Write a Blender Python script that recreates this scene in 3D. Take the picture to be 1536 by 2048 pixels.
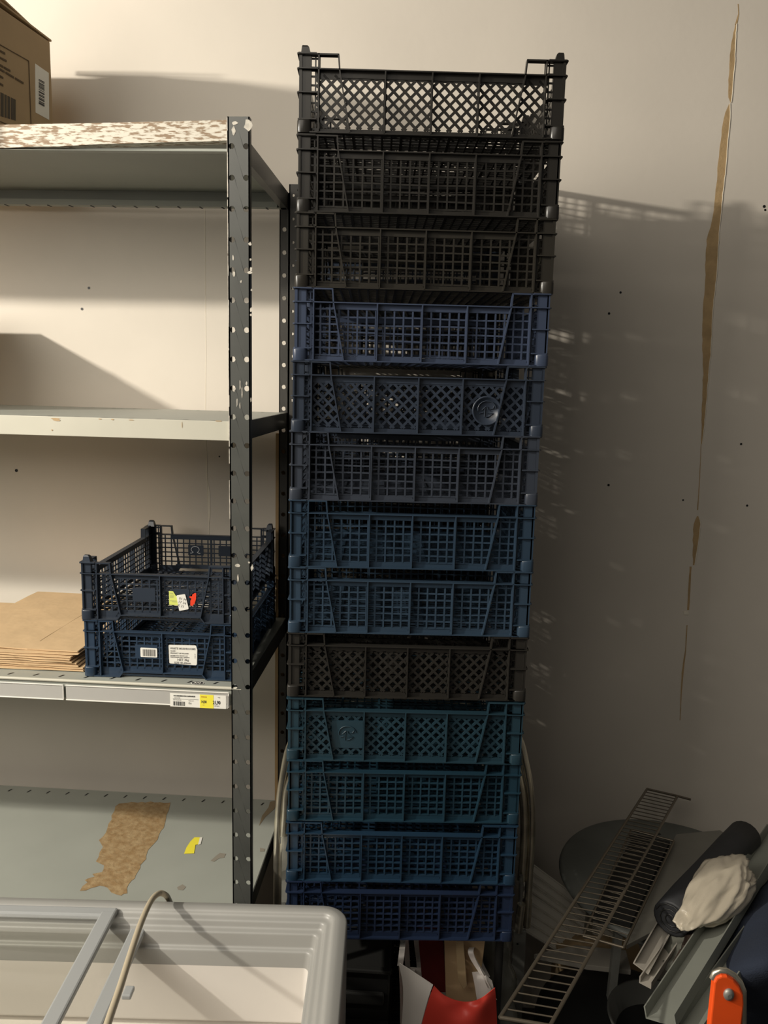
import bpy, bmesh, math, random
from mathutils import Vector, Matrix, noise
random.seed(7)
S = bpy.context.scene
for o in list(bpy.data.objects): bpy.data.objects.remove(o)
COL = S.collection

# ------------------------------------------------------------------ camera, world, lights, exposure
FPX = 1590.0
RC = Matrix(((0.99785, -0.034008, 0.056033), (0.060775, 0.159887, -0.985263), (0.024547, 0.986549, 0.16161)))
CAM = Vector((0, 0, 1.65))
cd = bpy.data.cameras.new('camera'); cam = bpy.data.objects.new('camera', cd); COL.objects.link(cam)
cd.sensor_fit = 'VERTICAL'; cd.sensor_height = 24; cd.lens = FPX * 24 / 2048
cam.matrix_world = Matrix.Translation(CAM) @ RC.to_4x4()
cd.clip_start = 0.02
S.camera = cam
w = bpy.data.worlds.new('world'); S.world = w; w.use_nodes = True
bg = w.node_tree.nodes['Background']; bg.inputs[0].default_value = (1.0, 0.94, 0.84, 1); bg.inputs[1].default_value = 0.07
S.view_settings.view_transform = 'Standard'; S.view_settings.look = 'None'
S.view_settings.exposure = 0.14; S.view_settings.gamma = 1.0; S.view_settings.use_curve_mapping = False

def area(name, loc, target, sx, sy, power, color):
    l = bpy.data.lights.new(name, 'AREA'); l.shape = 'RECTANGLE'; l.size = sx; l.size_y = sy
    l.energy = power; l.color = color
    o = bpy.data.objects.new(name, l); COL.objects.link(o); o.location = loc
    o.rotation_euler = (Vector(target) - Vector(loc)).to_track_quat('-Z', 'Y').to_euler()
    return o
area('lamp_key', (-2.30, 0.28, 2.455), (0.2, 1.8, 1.3), 0.06, 0.06, 37, (1.0, 0.93, 0.81))
area('lamp_key_twin', (-2.33, 0.20, 2.47), (0.2, 1.8, 1.3), 0.06, 0.06, 19, (1.0, 0.93, 0.81))
area('fill_overhead', (-0.95, -0.2, 2.85), (-0.2, 1.4, 0.9), 1.7, 1.1, 15, (1.0, 0.92, 0.80))  # added soft fill from overhead, placed to brighten the crate fronts and bag
area('fill_left', (-1.7, -0.3, 2.2), (-0.5, 1.8, 1.2), 1.0, 0.8, 21, (1.0, 0.93, 0.82))  # added soft fill from the left for the shelf bays; invented fixture

# ------------------------------------------------------------------ unprojection: a pixel of the photo met with a real plane
def P(x, y, **k):
    v = RC @ Vector(((x - 768) / FPX, -(y - 1024) / FPX, -1))
    (a, val), = k.items(); i = 'XYZ'.index(a)
    return CAM + v * ((val - CAM[i]) / v[i])

# ------------------------------------------------------------------ materials
def mat(name, col, rough=.5, metal=0, spec=.5, noise_amt=0, scale=20, bump=0, bscale=200, col2=None, trans=None):
    m = bpy.data.materials.new(name); m.use_nodes = True; nt = m.node_tree; b = nt.nodes['Principled BSDF']
    b.inputs['Base Color'].default_value = (*col, 1); b.inputs['Roughness'].default_value = rough
    b.inputs['Metallic'].default_value = metal; b.inputs['Specular IOR Level'].default_value = spec
    tc = nt.nodes.new('ShaderNodeTexCoord')
    if noise_amt or col2:
        n = nt.nodes.new('ShaderNodeTexNoise'); n.inputs['Scale'].default_value = scale; n.inputs['Detail'].default_value = 5
        nt.links.new(tc.outputs['Object'], n.inputs['Vector'])
        r = nt.nodes.new('ShaderNodeValToRGB'); nt.links.new(n.outputs['Fac'], r.inputs['Fac'])
        c2 = col2 or tuple(c * (1 - noise_amt) for c in col)
        r.color_ramp.elements[0].position = .35; r.color_ramp.elements[1].position = .65
        r.color_ramp.elements[0].color = (*c2, 1); r.color_ramp.elements[1].color = (*col, 1)
        nt.links.new(r.outputs['Color'], b.inputs['Base Color'])
    if bump:
        n = nt.nodes.new('ShaderNodeTexNoise'); n.inputs['Scale'].default_value = bscale
        nt.links.new(tc.outputs['Object'], n.inputs['Vector'])
        bp = nt.nodes.new('ShaderNodeBump'); bp.inputs['Strength'].default_value = bump; bp.inputs['Distance'].default_value = .002
        nt.links.new(n.outputs['Fac'], bp.inputs['Height']); nt.links.new(bp.outputs['Normal'], b.inputs['Normal'])
    return m
M_WALL = mat('wall_paint', (.72, .66, .575), .7, noise_amt=.07, scale=3, bump=.12, bscale=60)
M_FLOOR = mat('floor', (.07, .06, .05), .7, noise_amt=.4, scale=8)
M_SHELF = mat('shelf_enamel', (.36, .375, .335), .4, noise_amt=.08, scale=6)
M_SHELFL = mat('shelf_front_enamel', (.56, .54, .45), .45, noise_amt=.06, scale=9)
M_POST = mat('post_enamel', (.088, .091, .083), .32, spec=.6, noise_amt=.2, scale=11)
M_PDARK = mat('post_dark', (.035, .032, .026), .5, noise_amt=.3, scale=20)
M_CHIP = mat('bare_chip', (.62, .58, .5), .5, noise_amt=.35, scale=150)
M_BOARD = mat('chipped_board', (.66, .62, .53), .7, col2=(.27, .19, .12), scale=230, bump=.5, bscale=90)
nt = M_BOARD.node_tree     # chips: stretched noise, mostly white with brown flecks
for n in nt.nodes:
    if n.type == 'VALTORGB': n.color_ramp.elements[0].position = .42; n.color_ramp.elements[1].position = .52
mp = nt.nodes.new('ShaderNodeMapping'); mp.inputs['Scale'].default_value = (.28, 1, 1.3)
tcn = [n for n in nt.nodes if n.type == 'TEX_COORD'][0]
for n in nt.nodes:
    if n.type == 'TEX_NOISE': nt.links.new(mp.outputs[0], n.inputs['Vector'])
nt.links.new(tcn.outputs['Object'], mp.inputs['Vector'])
M_RAIL = mat('rail_plastic', (.42, .41, .385), .35)
M_RAILC = mat('rail_edge', (.72, .70, .64), .3)
M_WHITE = mat('label_white', (.86, .84, .77), .5)
M_INK = mat('ink', (.03, .03, .03), .6)
M_INKG = mat('ink_grey', (.2, .19, .18), .6)
M_YEL = mat('label_yellow', (.93, .82, .06), .5)
M_LIME = mat('label_lime', (.72, .78, .18), .5)
M_RED = mat('sticker_red', (.85, .06, .02), .45)
M_KRAFT = mat('kraft_paper', (.66, .47, .27), .75, noise_amt=.10, scale=14, bump=.7, bscale=28)
M_KRAFTD = mat('kraft_folds', (.42, .27, .14), .8)
M_CARD = mat('cardboard', (.48, .34, .19), .8, noise_amt=.08, scale=12)
M_CARDINK = mat('cardboard_ink', (.11, .07, .035), .8)
M_CARDLT = mat('cardboard_light', (.42, .31, .17), .8, noise_amt=.1, scale=20)
M_FRZ = mat('freezer_grey', (.345, .34, .32), .38, noise_amt=.04, scale=5)
M_FRZB = mat('freezer_body', (.27, .265, .245), .4)
M_LINER = mat('freezer_liner', (.78, .74, .69), .35)
M_LID = mat('lid_frame', (.36, .37, .37), .35)
M_CABLE = mat('cable', (.50, .43, .31), .45)
M_CHROME = mat('chrome', (.80, .75, .62), .3, metal=.9, noise_amt=.3, scale=25)
M_STEEL = mat('dull_steel', (.34, .34, .31), .5, metal=.6, noise_amt=.2, scale=20)
M_WIRE = mat('wire_rack', (.20, .17, .13), .35, metal=.7)
M_BLACK = mat('black_plastic', (.008, .008, .008), .45)
M_BLK2 = mat('dark_grey_plastic', (.02, .02, .019), .5)
M_TABLE = mat('table_top', (.17, .18, .165), .5, noise_amt=.25, scale=9)
M_PANEL = mat('grey_panel', (.23, .22, .19), .55, noise_amt=.25, scale=5)
M_CHAN = mat('channel_grey', (.26, .27, .235), .5, noise_amt=.15, scale=6)
M_CHANW = mat('channel_pale', (.40, .37, .32), .5, noise_amt=.15, scale=6)
M_STRIP = mat('strip_white', (.86, .82, .73), .35, noise_amt=.1, scale=4)
M_ROLL = mat('dark_roll', (.022, .023, .026), .6, bump=.4, bscale=40)
M_NAVY = mat('navy_cloth', (.02, .028, .05), .9, bump=.5, bscale=300)
M_ORANGE = mat('orange_paint', (.95, .10, .012), .45, noise_amt=.08, scale=30)
M_BAGW = mat('bag_white', (.84, .79, .74), .4, bump=.3, bscale=20)
M_BAGR = mat('bag_red', (.72, .06, .04), .45, bump=.3, bscale=20)
M_DRED = mat('box_dark_red', (.12, .008, .008), .6)
M_WOOD = mat('wood', (.40, .26, .12), .6, noise_amt=.2, scale=15)
M_GYP = mat('torn_gypsum', (.50, .345, .175), .9, noise_amt=.2, scale=40, bump=.6, bscale=120)
M_GYPL = mat('torn_paper_edge', (.8, .74, .62), .8)
M_STAIN = mat('glue_residue', (.40, .285, .15), .7, col2=(.30, .19, .085), scale=75, bump=1.0, bscale=90)
M_PLAST = mat('crumpled_film', (.62, .55, .43), .3, bump=.3, bscale=30)
M_PLAST.node_tree.nodes['Principled BSDF'].inputs['Transmission Weight'].default_value = .15
M_BROWN = mat('brown_block', (.06, .04, .03), .6)
# glass: clear sheet with Fresnel gloss
M_GLASS = bpy.data.materials.new('lid_glass'); M_GLASS.use_nodes = True; nt = M_GLASS.node_tree
for n in list(nt.nodes): nt.nodes.remove(n)
out = nt.nodes.new('ShaderNodeOutputMaterial'); mx = nt.nodes.new('ShaderNodeMixShader'); tr = nt.nodes.new('ShaderNodeBsdfTransparent')
gl = nt.nodes.new('ShaderNodeBsdfGlossy'); fr = nt.nodes.new('ShaderNodeLayerWeight'); fr.inputs[0].default_value = .12
tr.inputs[0].default_value = (.965, .965, .955, 1); gl.inputs['Roughness'].default_value = .03
nt.links.new(fr.outputs['Fresnel'], mx.inputs[0]); nt.links.new(tr.outputs[0], mx.inputs[1]); nt.links.new(gl.outputs[0], mx.inputs[2]); nt.links.new(mx.outputs[0], out.inputs[0])

# ------------------------------------------------------------------ mesh builder
class MB:
    def __init__(s): s.v = []; s.f = []; s.sm = []
    def poly(s, pts, faces, smooth=False):
        b = len(s.v); s.v += [tuple(p) for p in pts]; s.f += [tuple(b + i for i in f) for f in faces]; s.sm += [smooth] * len(faces)
    def box(s, x0, x1, y0, y1, z0, z1):
        p = [(x, y, z) for x in (x0, x1) for y in (y0, y1) for z in (z0, z1)]
        s.poly(p, [(0, 1, 3, 2), (4, 6, 7, 5), (0, 4, 5, 1), (2, 3, 7, 6), (0, 2, 6, 4), (1, 5, 7, 3)])
    def beam(s, a, b, wd, th, up=(0, 0, 1)):          # box bar from a to b; wd across, th along up
        a = Vector(a); b = Vector(b); d = (b - a).normalized(); upv = Vector(up)
        side = d.cross(upv).normalized(); u2 = side.cross(d).normalized()
        p = [c + side * (sx * wd / 2) + u2 * (sz * th / 2) for c in (a, b) for sx in (-1, 1) for sz in (-1, 1)]
        s.poly(p, [(0, 1, 3, 2), (4, 6, 7, 5), (0, 4, 5, 1), (2, 3, 7, 6), (0, 2, 6, 4), (1, 5, 7, 3)])
    def tube(s, pts, r, n=10, cap=True, r_list=None):
        pts = [Vector(p) for p in pts]; rings = []; prev = None
        for i, p in enumerate(pts):
            d = (pts[min(i + 1, len(pts) - 1)] - pts[max(i - 1, 0)]).normalized()
            if prev is None:
                a = Vector((0, 0, 1)) if abs(d.z) < .9 else Vector((1, 0, 0)); u = d.cross(a).normalized()
            else: u = (prev - d * prev.dot(d)).normalized()
            prev = u; v2 = d.cross(u); rr = r_list[i] if r_list else r
            rings += [p + (u * math.cos(t) + v2 * math.sin(t)) * rr for t in [2 * math.pi * k / n for k in range(n)]]
        fs = [(i * n + k, i * n + (k + 1) % n, (i + 1) * n + (k + 1) % n, (i + 1) * n + k) for i in range(len(pts) - 1) for k in range(n)]
        s.poly(rings, fs, True)
        if cap:
            s.poly(rings[:n], [tuple(range(n))[::-1]]); s.poly(rings[-n:], [tuple(range(n))])
    def prism(s, pts, off):                            # polygon extruded by vector
        n = len(pts); off = Vector(off); q = [Vector(p) for p in pts]; q2 = [p + off for p in q]
        s.poly(q + q2, [tuple(range(n))[::-1], tuple(range(n, 2 * n))] + [(i, (i + 1) % n, n + (i + 1) % n, n + i) for i in range(n)])
    def sheet(s, grid, th=0, smooth=True):             # grid of rows of points, optional thickness down the normal
        R, C_ = len(grid), len(grid[0]); pts = [Vector(p) for r in grid for p in r]
        fs = [(i * C_ + j, i * C_ + j + 1, (i + 1) * C_ + j + 1, (i + 1) * C_ + j) for i in range(R - 1) for j in range(C_ - 1)]
        s.poly(pts, fs, smooth)
        if th:
            off = Vector((0, 0, -th)) if not isinstance(th, Vector) else th
            s.poly([p + off for p in pts], [f[::-1] for f in fs], smooth)
            bd = [j for j in range(C_)] + [i * C_ + C_ - 1 for i in range(1, R)] + [(R - 1) * C_ + j for j in range(C_ - 2, -1, -1)] + [i * C_ for i in range(R - 2, 0, -1)]
            n = len(bd); ring = [pts[k] for k in bd] + [pts[k] + off for k in bd]
            s.poly(ring, [(i, n + i, n + (i + 1) % n, (i + 1) % n) for i in range(n)])
    def lathe(s, prof, n=32, c=(0, 0, 0)):
        rings = [(c[0] + r * math.cos(2 * math.pi * k / n), c[1] + r * math.sin(2 * math.pi * k / n), c[2] + z) for r, z in prof for k in range(n)]
        s.poly(rings, [(i * n + k, i * n + (k + 1) % n, (i + 1) * n + (k + 1) % n, (i + 1) * n + k) for i in range(len(prof) - 1) for k in range(n)], True)
    def mesh(s, name):
        me = bpy.data.meshes.new(name); me.from_pydata(s.v, [], s.f)
        me.polygons.foreach_set('use_smooth', s.sm); me.update(); return me
    def build(s, name, m, parent=None, bevel=0, segs=2):
        me = s.mesh(name); me.materials.append(m); return link(name, me, parent, bevel, segs)
def link(name, me, parent=None, bevel=0, segs=2):
    o = bpy.data.objects.new(name, me); COL.objects.link(o); o.parent = parent
    if bevel:
        b = o.modifiers.new('bevel', 'BEVEL'); b.width = bevel; b.segments = segs; b.limit_method = 'ANGLE'; b.angle_limit = .7
    return o
def empty(name, loc, rz=0):
    o = bpy.data.objects.new(name, None); o.empty_display_size = .05; COL.objects.link(o); o.location = loc; o.rotation_euler = (0, 0, rz); return o
def tag(o, label=None, cat=None, group=None, kind=None):
    if label: o['label'] = label
    if cat: o['category'] = cat
    if group: o['group'] = group
    if kind: o['kind'] = kind
    return o
def text(s, size, m, loc, parent, rot=(math.pi / 2, 0, 0), align='LEFT', name='print', ext=.0001, sx=1, bold=0):
    c = bpy.data.curves.new(name, 'FONT'); c.body = s; c.size = size; c.extrude = ext; c.align_x = align; c.offset = bold; c.resolution_u = 2
    t = bpy.data.objects.new(name, c); COL.objects.link(t)
    dg = bpy.context.evaluated_depsgraph_get(); me = bpy.data.meshes.new_from_object(t.evaluated_get(dg)); bpy.data.objects.remove(t)
    me.materials.clear(); me.materials.append(m)
    o = bpy.data.objects.new(name, me); COL.objects.link(o); o.parent = parent; o.location = loc; o.rotation_euler = rot; o.scale = (sx, 1, 1); return o
def spline(pts, n=8):
    pts = [Vector(p) for p in pts]; q = [pts[0] * 2 - pts[1]] + pts + [pts[-1] * 2 - pts[-2]]; out = []
    for i in range(1, len(q) - 2):
        for k in range(n):
            t = k / n; a, b, c, d = q[i - 1:i + 3]
            out.append(.5 * ((2 * b) + (c - a) * t + (2 * a - 5 * b + 4 * c - d) * t * t + (3 * b - a - 3 * c + d) * t ** 3))
    return out + [pts[-1]]

# ================================================================== SETTING
WY = 1.915
m = MB(); m.box(-3.2, 3.0, WY, WY + .12, 0, 3.0); wall = tag(m.build('wall_back', M_WALL), kind='structure')
m = MB(); m.box(-3.2, 3.0, -1.5, WY + .12, -.05, 0); tag(m.build('floor', M_FLOOR), kind='structure')
# torn vertical seam on the right of the wall
def flat_on_wall(name, pix, mt, th=.0008):
    m = MB(); m.prism([P(x, y, Y=WY) for x, y in pix], (0, -th, 0)); return m.build(name, mt, wall)
torn = [
 [(1476, 8, 2), (1477, 28, 2), (1472, 50, 4)],
 [(1472, 48, 2), (1468, 75, 6), (1466, 90, 10), (1464, 130, 10), (1461, 170, 9), (1460, 195, 7), (1461, 206, 1)],
 [(1459, 207, 1), (1455, 225, 11), (1452, 250, 13), (1447, 290, 15), (1444, 325, 16), (1441, 360, 15), (1437, 400, 14), (1434, 430, 15), (1429, 455, 18), (1425, 480, 24), (1423, 520, 24), (1421, 560, 22), (1417, 600, 20), (1415, 640, 19), (1413, 700, 17), (1412, 740, 11), (1409, 790, 9), (1406, 840, 6), (1403, 888, 2)],
 [(1402, 888, 1), (1399, 960, 1.5), (1395, 1020, 2)],
 [(1395, 1032, 3), (1394, 1048, 14), (1391, 1080, 11), (1389, 1110, 7), (1387, 1130, 3)],
 [(1381, 1133, 4), (1379, 1170, 4), (1376, 1220, 4)],
 [(1374, 1250, 2), (1371, 1300, 2), (1365, 1345, 4), (1362, 1390, 2), (1360, 1440, 1.5)]]
for seg in torn:
    L = []; R_ = []
    for i in range(len(seg) - 1):
        (xa, ya, wa), (xb, yb, wb) = seg[i], seg[i + 1]; n = max(2, int((yb - ya) / 9))
        for k in range(n + (i == len(seg) - 2)):
            t = k / n; x = xa + (xb - xa) * t; y = ya + (yb - ya) * t; ww = wa + (wb - wa) * t
            j = random.uniform(-.9, .9) * min(1, ww / 6)
            L.append((x - ww / 2 + j, y)); R_.append((x + ww / 2 + random.uniform(-.6, .6) * min(1, ww / 6), y))
    m = MB(); n = len(L)
    pts = [P(x, y, Y=WY) + Vector((0, -.0007, 0)) for x, y in L] + [P(x, y, Y=WY) + Vector((0, -.0007, 0)) for x, y in R_]
    m.poly(pts, [(i, i + 1, n + i + 1, n + i) for i in range(n - 1)])
    m.build('torn_seam', M_GYP, wall)
    if seg[-1][1] - seg[0][1] > 60 and max(q[2] for q in seg) > 8:      # lifted pale paper edge along the right side
        m = MB(); m.tube([P(x + .4, y, Y=WY) + Vector((0, -.001, 0)) for x, y in R_], .0011, 5); m.build('paper_edge', M_GYPL, wall)
for pts in ([(1366, 1222), (1377, 1224), (1377, 1229), (1368, 1229)],): flat_on_wall('paper_flake', pts, M_GYPL, .002)
m = MB(); m.tube([P(x, y, Y=WY) for x, y in ((410, 410), (411, 600), (412, 700), (411, 815), (413, 870), (415, 1000), (418, 1040), (417, 1200))], .0008, 4); m.build('board_joint', M_GYPL, wall)
m = MB(); m.prism([P(x, y, Y=WY) for x, y in ((415, 960), (420, 985), (421, 1025), (419, 1045), (416, 1020))], (0, -.0006, 0)); m.build('torn_seam', M_GYPL, wall)
for x, y, r in ((178, 576, 2.6), (164, 618, 2.6), (33, 941, 3.2), (1241, 585, 2.2), (1218, 627, 2.4), (1217, 970, 2.4), (1482, 888, 2.2), (1494, 1011, 2.2), (1528, 413, 2.6), (1530, 420, 2), (439, 913, 1.8), (1366, 1000, 1.8)):
    c = P(x, y, Y=WY); rr = r * 1.95 / FPX; m = MB()
    m.poly([(c.x + rr * math.cos(a), c.y - .0008, c.z + rr * math.sin(a)) for a in [k * math.pi / 5 for k in range(10)]], [tuple(range(10))])
    m.build('nail_hole', M_BLACK, wall)

# ================================================================== SHELVING UNIT
FY = 1.393; RY = 1.843; XR = -.337; XL = -1.56
unit = tag(empty('shelving_unit', ((XL + XR) / 2, (FY + RY) / 2, 0)), 'grey metal shelving unit with perforated posts and four shelves against the wall', 'shelf')
U0 = unit.location.copy()
class UB(MB):
    def build(s, name, m, parent=None, bevel=0, segs=2):
        if parent is unit: s.v = [tuple(Vector(v) - U0) for v in s.v]
        return MB.build(s, name, m, parent, bevel, segs)
def perforated(m, x0, x1, y, th, z0, z1, cols, pitch, zphase, r):
    """plate facing -Y with real round holes"""
    n = int((z1 - z0) / pitch) + 2; za = zphase - math.ceil((zphase - z0) / pitch) * pitch
    edges = [x0] + [(a + b) / 2 for a, b in zip(cols, cols[1:])] + [x1]
    zc = za
    while zc - pitch / 2 < z1:
        lo, hi = max(z0, zc - pitch / 2), min(z1, zc + pitch / 2)
        if hi - lo > .001:
            for ci, cx in enumerate(cols):
                a, b = edges[ci], edges[ci + 1]
                if lo < zc - r and hi > zc + r:
                    k = 12; hole = [(cx + r * math.cos(2 * math.pi * i / k + math.pi / 4), zc + r * math.sin(2 * math.pi * i / k + math.pi / 4)) for i in range(k)]
                    cor = [(b, hi), (a, hi), (a, lo), (b, lo)]
                    pts = [(x, y, z) for x, z in hole + cor]; fs = []
                    for q in range(4):
                        for i in range(3): fs.append((12 + q, (q * 3 + i) % 12, (q * 3 + i + 1) % 12))
                        fs.append((12 + q, (q * 3 + 3) % 12, 12 + (q + 1) % 4))
                    m.poly(pts, fs)
                    ring = [(x, y, z) for x, z in hole] + [(x, y + th, z) for x, z in hole]
                    m.poly(ring, [(i, (i + 1) % 12, 12 + (i + 1) % 12, 12 + i) for i in range(12)])
                else: m.poly([(a, y, lo), (b, y, lo), (b, y, hi), (a, y, hi)], [(0, 1, 2, 3)])
        zc += pitch
def post(x0, x1, y, back, z1, mt, cols, zph):
    m = UB(); perforated(m, x0, x1, y, .0015, 0, z1, cols, .0499, zph, .0049)
    s = 1 if back > y else -1
    for xa, xb in ((x0, x0 + .0022), (x1 - .0022, x1)): m.box(xa, xb, min(y, back), max(y, back), 0, z1)
    return m.build('post', mt, unit)
zp = .2818 + 1.65
pf = post(-.3555, -.3185, FY - .004, FY + .010, 2.078, M_POST, [-.349, -.3245], zp)
post(XL - .02, XL + .017, FY - .004, FY + .010, 2.078, M_POST, [XL - .0135, XL + .0105], zp)
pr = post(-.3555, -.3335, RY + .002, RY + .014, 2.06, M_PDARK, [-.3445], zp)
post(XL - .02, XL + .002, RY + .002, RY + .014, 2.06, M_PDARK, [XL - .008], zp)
# bright worn lip down the left edge of the front post, and chips
m = UB()
for za, zb in ((1.62, 2.076), (1.50, 1.60), (1.40, 1.47)):
    z = za
    while z < zb:
        h = random.uniform(.01, .05); wd = random.uniform(.0006, .0018); m.box(-.3566, -.3566 + wd, FY - .0052, FY - .001, z, min(zb, z + h)); z += h + random.choice((0, 0, .004))
m.build('worn_lip', M_CHIP, unit)
def chip(m, x, y, rx, ry, n=9):
    c = P(x, y, Y=FY - .0046); k = 1.38 / FPX
    m.poly([(c.x + rx * k * math.cos(a) * random.uniform(.6, 1.15), c.y, c.z + ry * k * math.sin(a) * random.uniform(.6, 1.15)) for a in [2 * math.pi * i / n for i in range(n)]], [tuple(range(n))]); m.build('paint_chip', M_CHIP, unit)
for c in ((496, 251, 8, 11), (470, 246, 6, 4), (467, 262, 4, 9), (500, 488, 4, 4), (500, 545, 5, 3), (468, 548, 3, 5), (502, 538, 3, 5), (466, 516, 2, 6), (501, 519, 2, 3), (502, 620, 3, 5), (502, 630, 3, 3), (503, 580, 2, 2), (482, 563, 2, 3), (480, 770, 1.5, 12), (484, 785, 1.5, 14), (493, 767, 2, 4), (474, 805, 1.5, 10), (480, 812, 1.5, 8), (468, 780, 2, 5), (475, 1131, 6, 5), (504, 1136, 3, 8), (498, 1125, 3, 2), (476, 1156, 2, 10), (502, 800, 1.5, 5)): chip(UB(), *c)
# a dark neighbouring rail runs behind the right rear post
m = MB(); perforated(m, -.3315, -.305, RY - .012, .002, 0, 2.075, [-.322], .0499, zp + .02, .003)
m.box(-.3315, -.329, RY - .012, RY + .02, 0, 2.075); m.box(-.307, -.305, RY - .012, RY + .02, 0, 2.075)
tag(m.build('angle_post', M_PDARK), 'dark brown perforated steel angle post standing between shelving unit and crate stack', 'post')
SH = [('top', 2.060), ('second', 1.574), ('third', 1.080), ('bottom', .602)]
def slots(sub, z, y, x0, x1, pitch, dy, skew=.006, w_=.0032):
    x = x0
    while x < x1:
        m = MB(); m.poly([(x - w_, y, z), (x + w_ * .3, y, z), (x + w_ * .3 + skew, y + dy, z), (x - w_ + skew, y + dy, z)], [(0, 1, 2, 3)]); sub(m, 'slot', M_BLACK); x += pitch
for nm, z in SH:
    T = .0012; m = UB(); x0, x1 = XL, XR; y0, y1 = FY, RY
    dz = .036 if nm != 'second' else .034
    m.box(x0, x1, y0, y1, z - T, z)
    m.box(x0, x0 + T, y0, y1, z - dz, z); m.box(x0, x1, y1 - T, y1, z - dz, z)
    m.box(x0, x1, y0, y0 + .014, z - dz, z - dz + T); m.box(x0, x1, y1 - .016, y1, z - dz, z - dz + T)
    m.box(x0, x1, y0 + .012, y0 + .0132, z - dz, z - dz + .008)
    if nm != 'top': m.box(x0, x1, y0, y0 + T, z - dz, z)
    sh = m.build('shelf', M_SHELF, unit, bevel=.0008, segs=1)
    m = UB(); m.box(x1 - .0005, x1 + .0015, y0 + .001, y1, z - dz - .001, z - .0005); m.box(x1 - .014, x1, y0, y1, z - dz, z - dz + T)
    fl = m.build('side_flange', M_POST, unit)
    def sub(b, name, mt, **k):
        b.v = [tuple(Vector(v) - U0) for v in b.v]; return MB.build(b, name, mt, sh, **k)
    if nm == 'top':
        # chipped board edge along the front, sagging a little to the left
        m = MB(); xs = [x1 - .004 - (x1 - x0 - .01) * i / 24 for i in range(25)]
        def sag(x): t = (x1 - x) / (x1 - x0); return -.014 * math.sin(min(1, t * 1.6) * math.pi / 2)
        g = [[Vector((x, FY - .003, z + .0135 + sag(x))) for x in xs], [Vector((x, FY - .0035, z - .019 + sag(x) * 1.35 + random.uniform(-.0012, .0012))) for x in xs]]
        m.sheet(g, Vector((0, .022, 0)), False); sub(m, 'edge_board', M_BOARD)
        m = MB()                                        # rear flange stiffener and its slots seen from below
        m.box(x0 + .01, x1 - .02, RY - .020, RY - .018, z - dz + .0, z - dz + .012); sub(m, 'stiffener', M_SHELF)
        x = x1 - .045
        while x > x0: m = MB(); m.box(x - .0015, x + .0025, RY - .0165, RY + .0006, z - dz - .0008, z - dz + .0005); x -= .0497; sub(m, 'slot', M_BLACK)
    else:
        if nm != 'bottom': slots(sub, z + .0004, FY + .012, x0 + .02, x1 - .02, .0499, .010)
        slots(sub, z + .0004, RY - .028, x0 + .022, x1 - .01, .0499, .012, .004)
    if nm == 'second':
        m = MB(); m.box(x0 + .001, x1 - .001, FY - .0015, FY, z - .034, z + .0003); sub(m, 'front_edge', M_SHELFL, bevel=.0008)
        for (x, y, a, b) in ((114, 840, 9, 3), (110, 837, 12, 1.5), (200, 838, 4, 1.2), (225, 839, 4, 1.2), (262, 840, 6, 1), (437, 842, 8, 1.2), (104, 860, 2, 2), (364, 850, .8, 7)):
            c = P(x, y, Y=FY - .0021); k = 1.36 / FPX; m = MB()
            m.poly([(c.x + a * k * math.cos(t) * random.uniform(.7, 1.1), c.y, c.z + b * k * math.sin(t) * random.uniform(.7, 1.1)) for t in [2 * math.pi * i / 8 for i in range(8)]], [tuple(range(8))]); sub(m, 'paint_chip', M_CARD)
    if nm == 'third':
        m = MB(); m.tube([(x0, FY - .001, z - .0015), (x1, FY - .001, z - .0015)], .0032, 8); sub(m, 'front_edge', M_SHELFL)
    shelf_last = sh
def rail(xa, xb):
    a = P(xa, 1395, Y=FY - .004).x; b = P(xb, 1395, Y=FY - .004).x
    m = UB(); m.box(a, b, FY - .0055, FY - .003, 1.043, 1.070); o = m.build('label_rail', M_RAIL, unit, bevel=.0008)
    m = MB()
    for zz in (1.0425, 1.071): m.tube([Vector((a, FY - .0055, zz)) - U0, Vector((b, FY - .0055, zz)) - U0], .0015, 6)
    m.tube([Vector((b, FY - .0055, 1.0425)) - U0, Vector((b, FY - .0055, 1.071)) - U0], .0012, 6)
    MB.build(m, 'rail_lip', M_RAILC, o)
rail(-260, 128); rail(133, 458)
# glue residue, stains, stickers on the bottom shelf
def flat_on_shelf(name, pix, z, mt, parent=unit, th=.0006, jitter=0):
    m = UB(); q = []
    for i, (x, y) in enumerate(pix):
        x2, y2 = pix[(i + 1) % len(pix)]; n = max(1, int(math.hypot(x2 - x, y2 - y) / 7)) if jitter else 1
        for k in range(n):
            t = k / n; q.append(P(x + (x2 - x) * t + random.uniform(-jitter, jitter), y + (y2 - y) * t + random.uniform(-jitter, jitter) * .6, Z=z))
    me_pts = q; n = len(q); off = Vector((0, 0, th))
    bm = bmesh.new(); vs = [bm.verts.new(p + off - (U0 if parent is unit else Vector())) for p in me_pts]; bm.faces.new(vs); bmesh.ops.triangulate(bm, faces=bm.faces[:])
    bmesh.ops.recalc_face_normals(bm, faces=bm.faces[:]); me = bpy.data.meshes.new(name); bm.to_mesh(me); bm.free(); me.materials.append(mt)
    return link(name, me, parent)
flat_on_shelf('glue_residue', [(237, 1607), (262, 1605), (300, 1604), (342, 1606), (335, 1630), (326, 1655), (318, 1672), (310, 1686), (297, 1700), (294, 1712), (283, 1730), (276, 1745), (268, 1757), (256, 1768), (254, 1786), (240, 1792), (224, 1786), (216, 1776), (200, 1772), (180, 1778), (160, 1782), (164, 1772), (176, 1765), (168, 1760), (190, 1755), (186, 1748), (204, 1745), (206, 1730), (193, 1724), (200, 1706), (206, 1694), (200, 1682), (212, 1665), (222, 1640), (228, 1622)], .602, M_STAIN, jitter=2.4)
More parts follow.
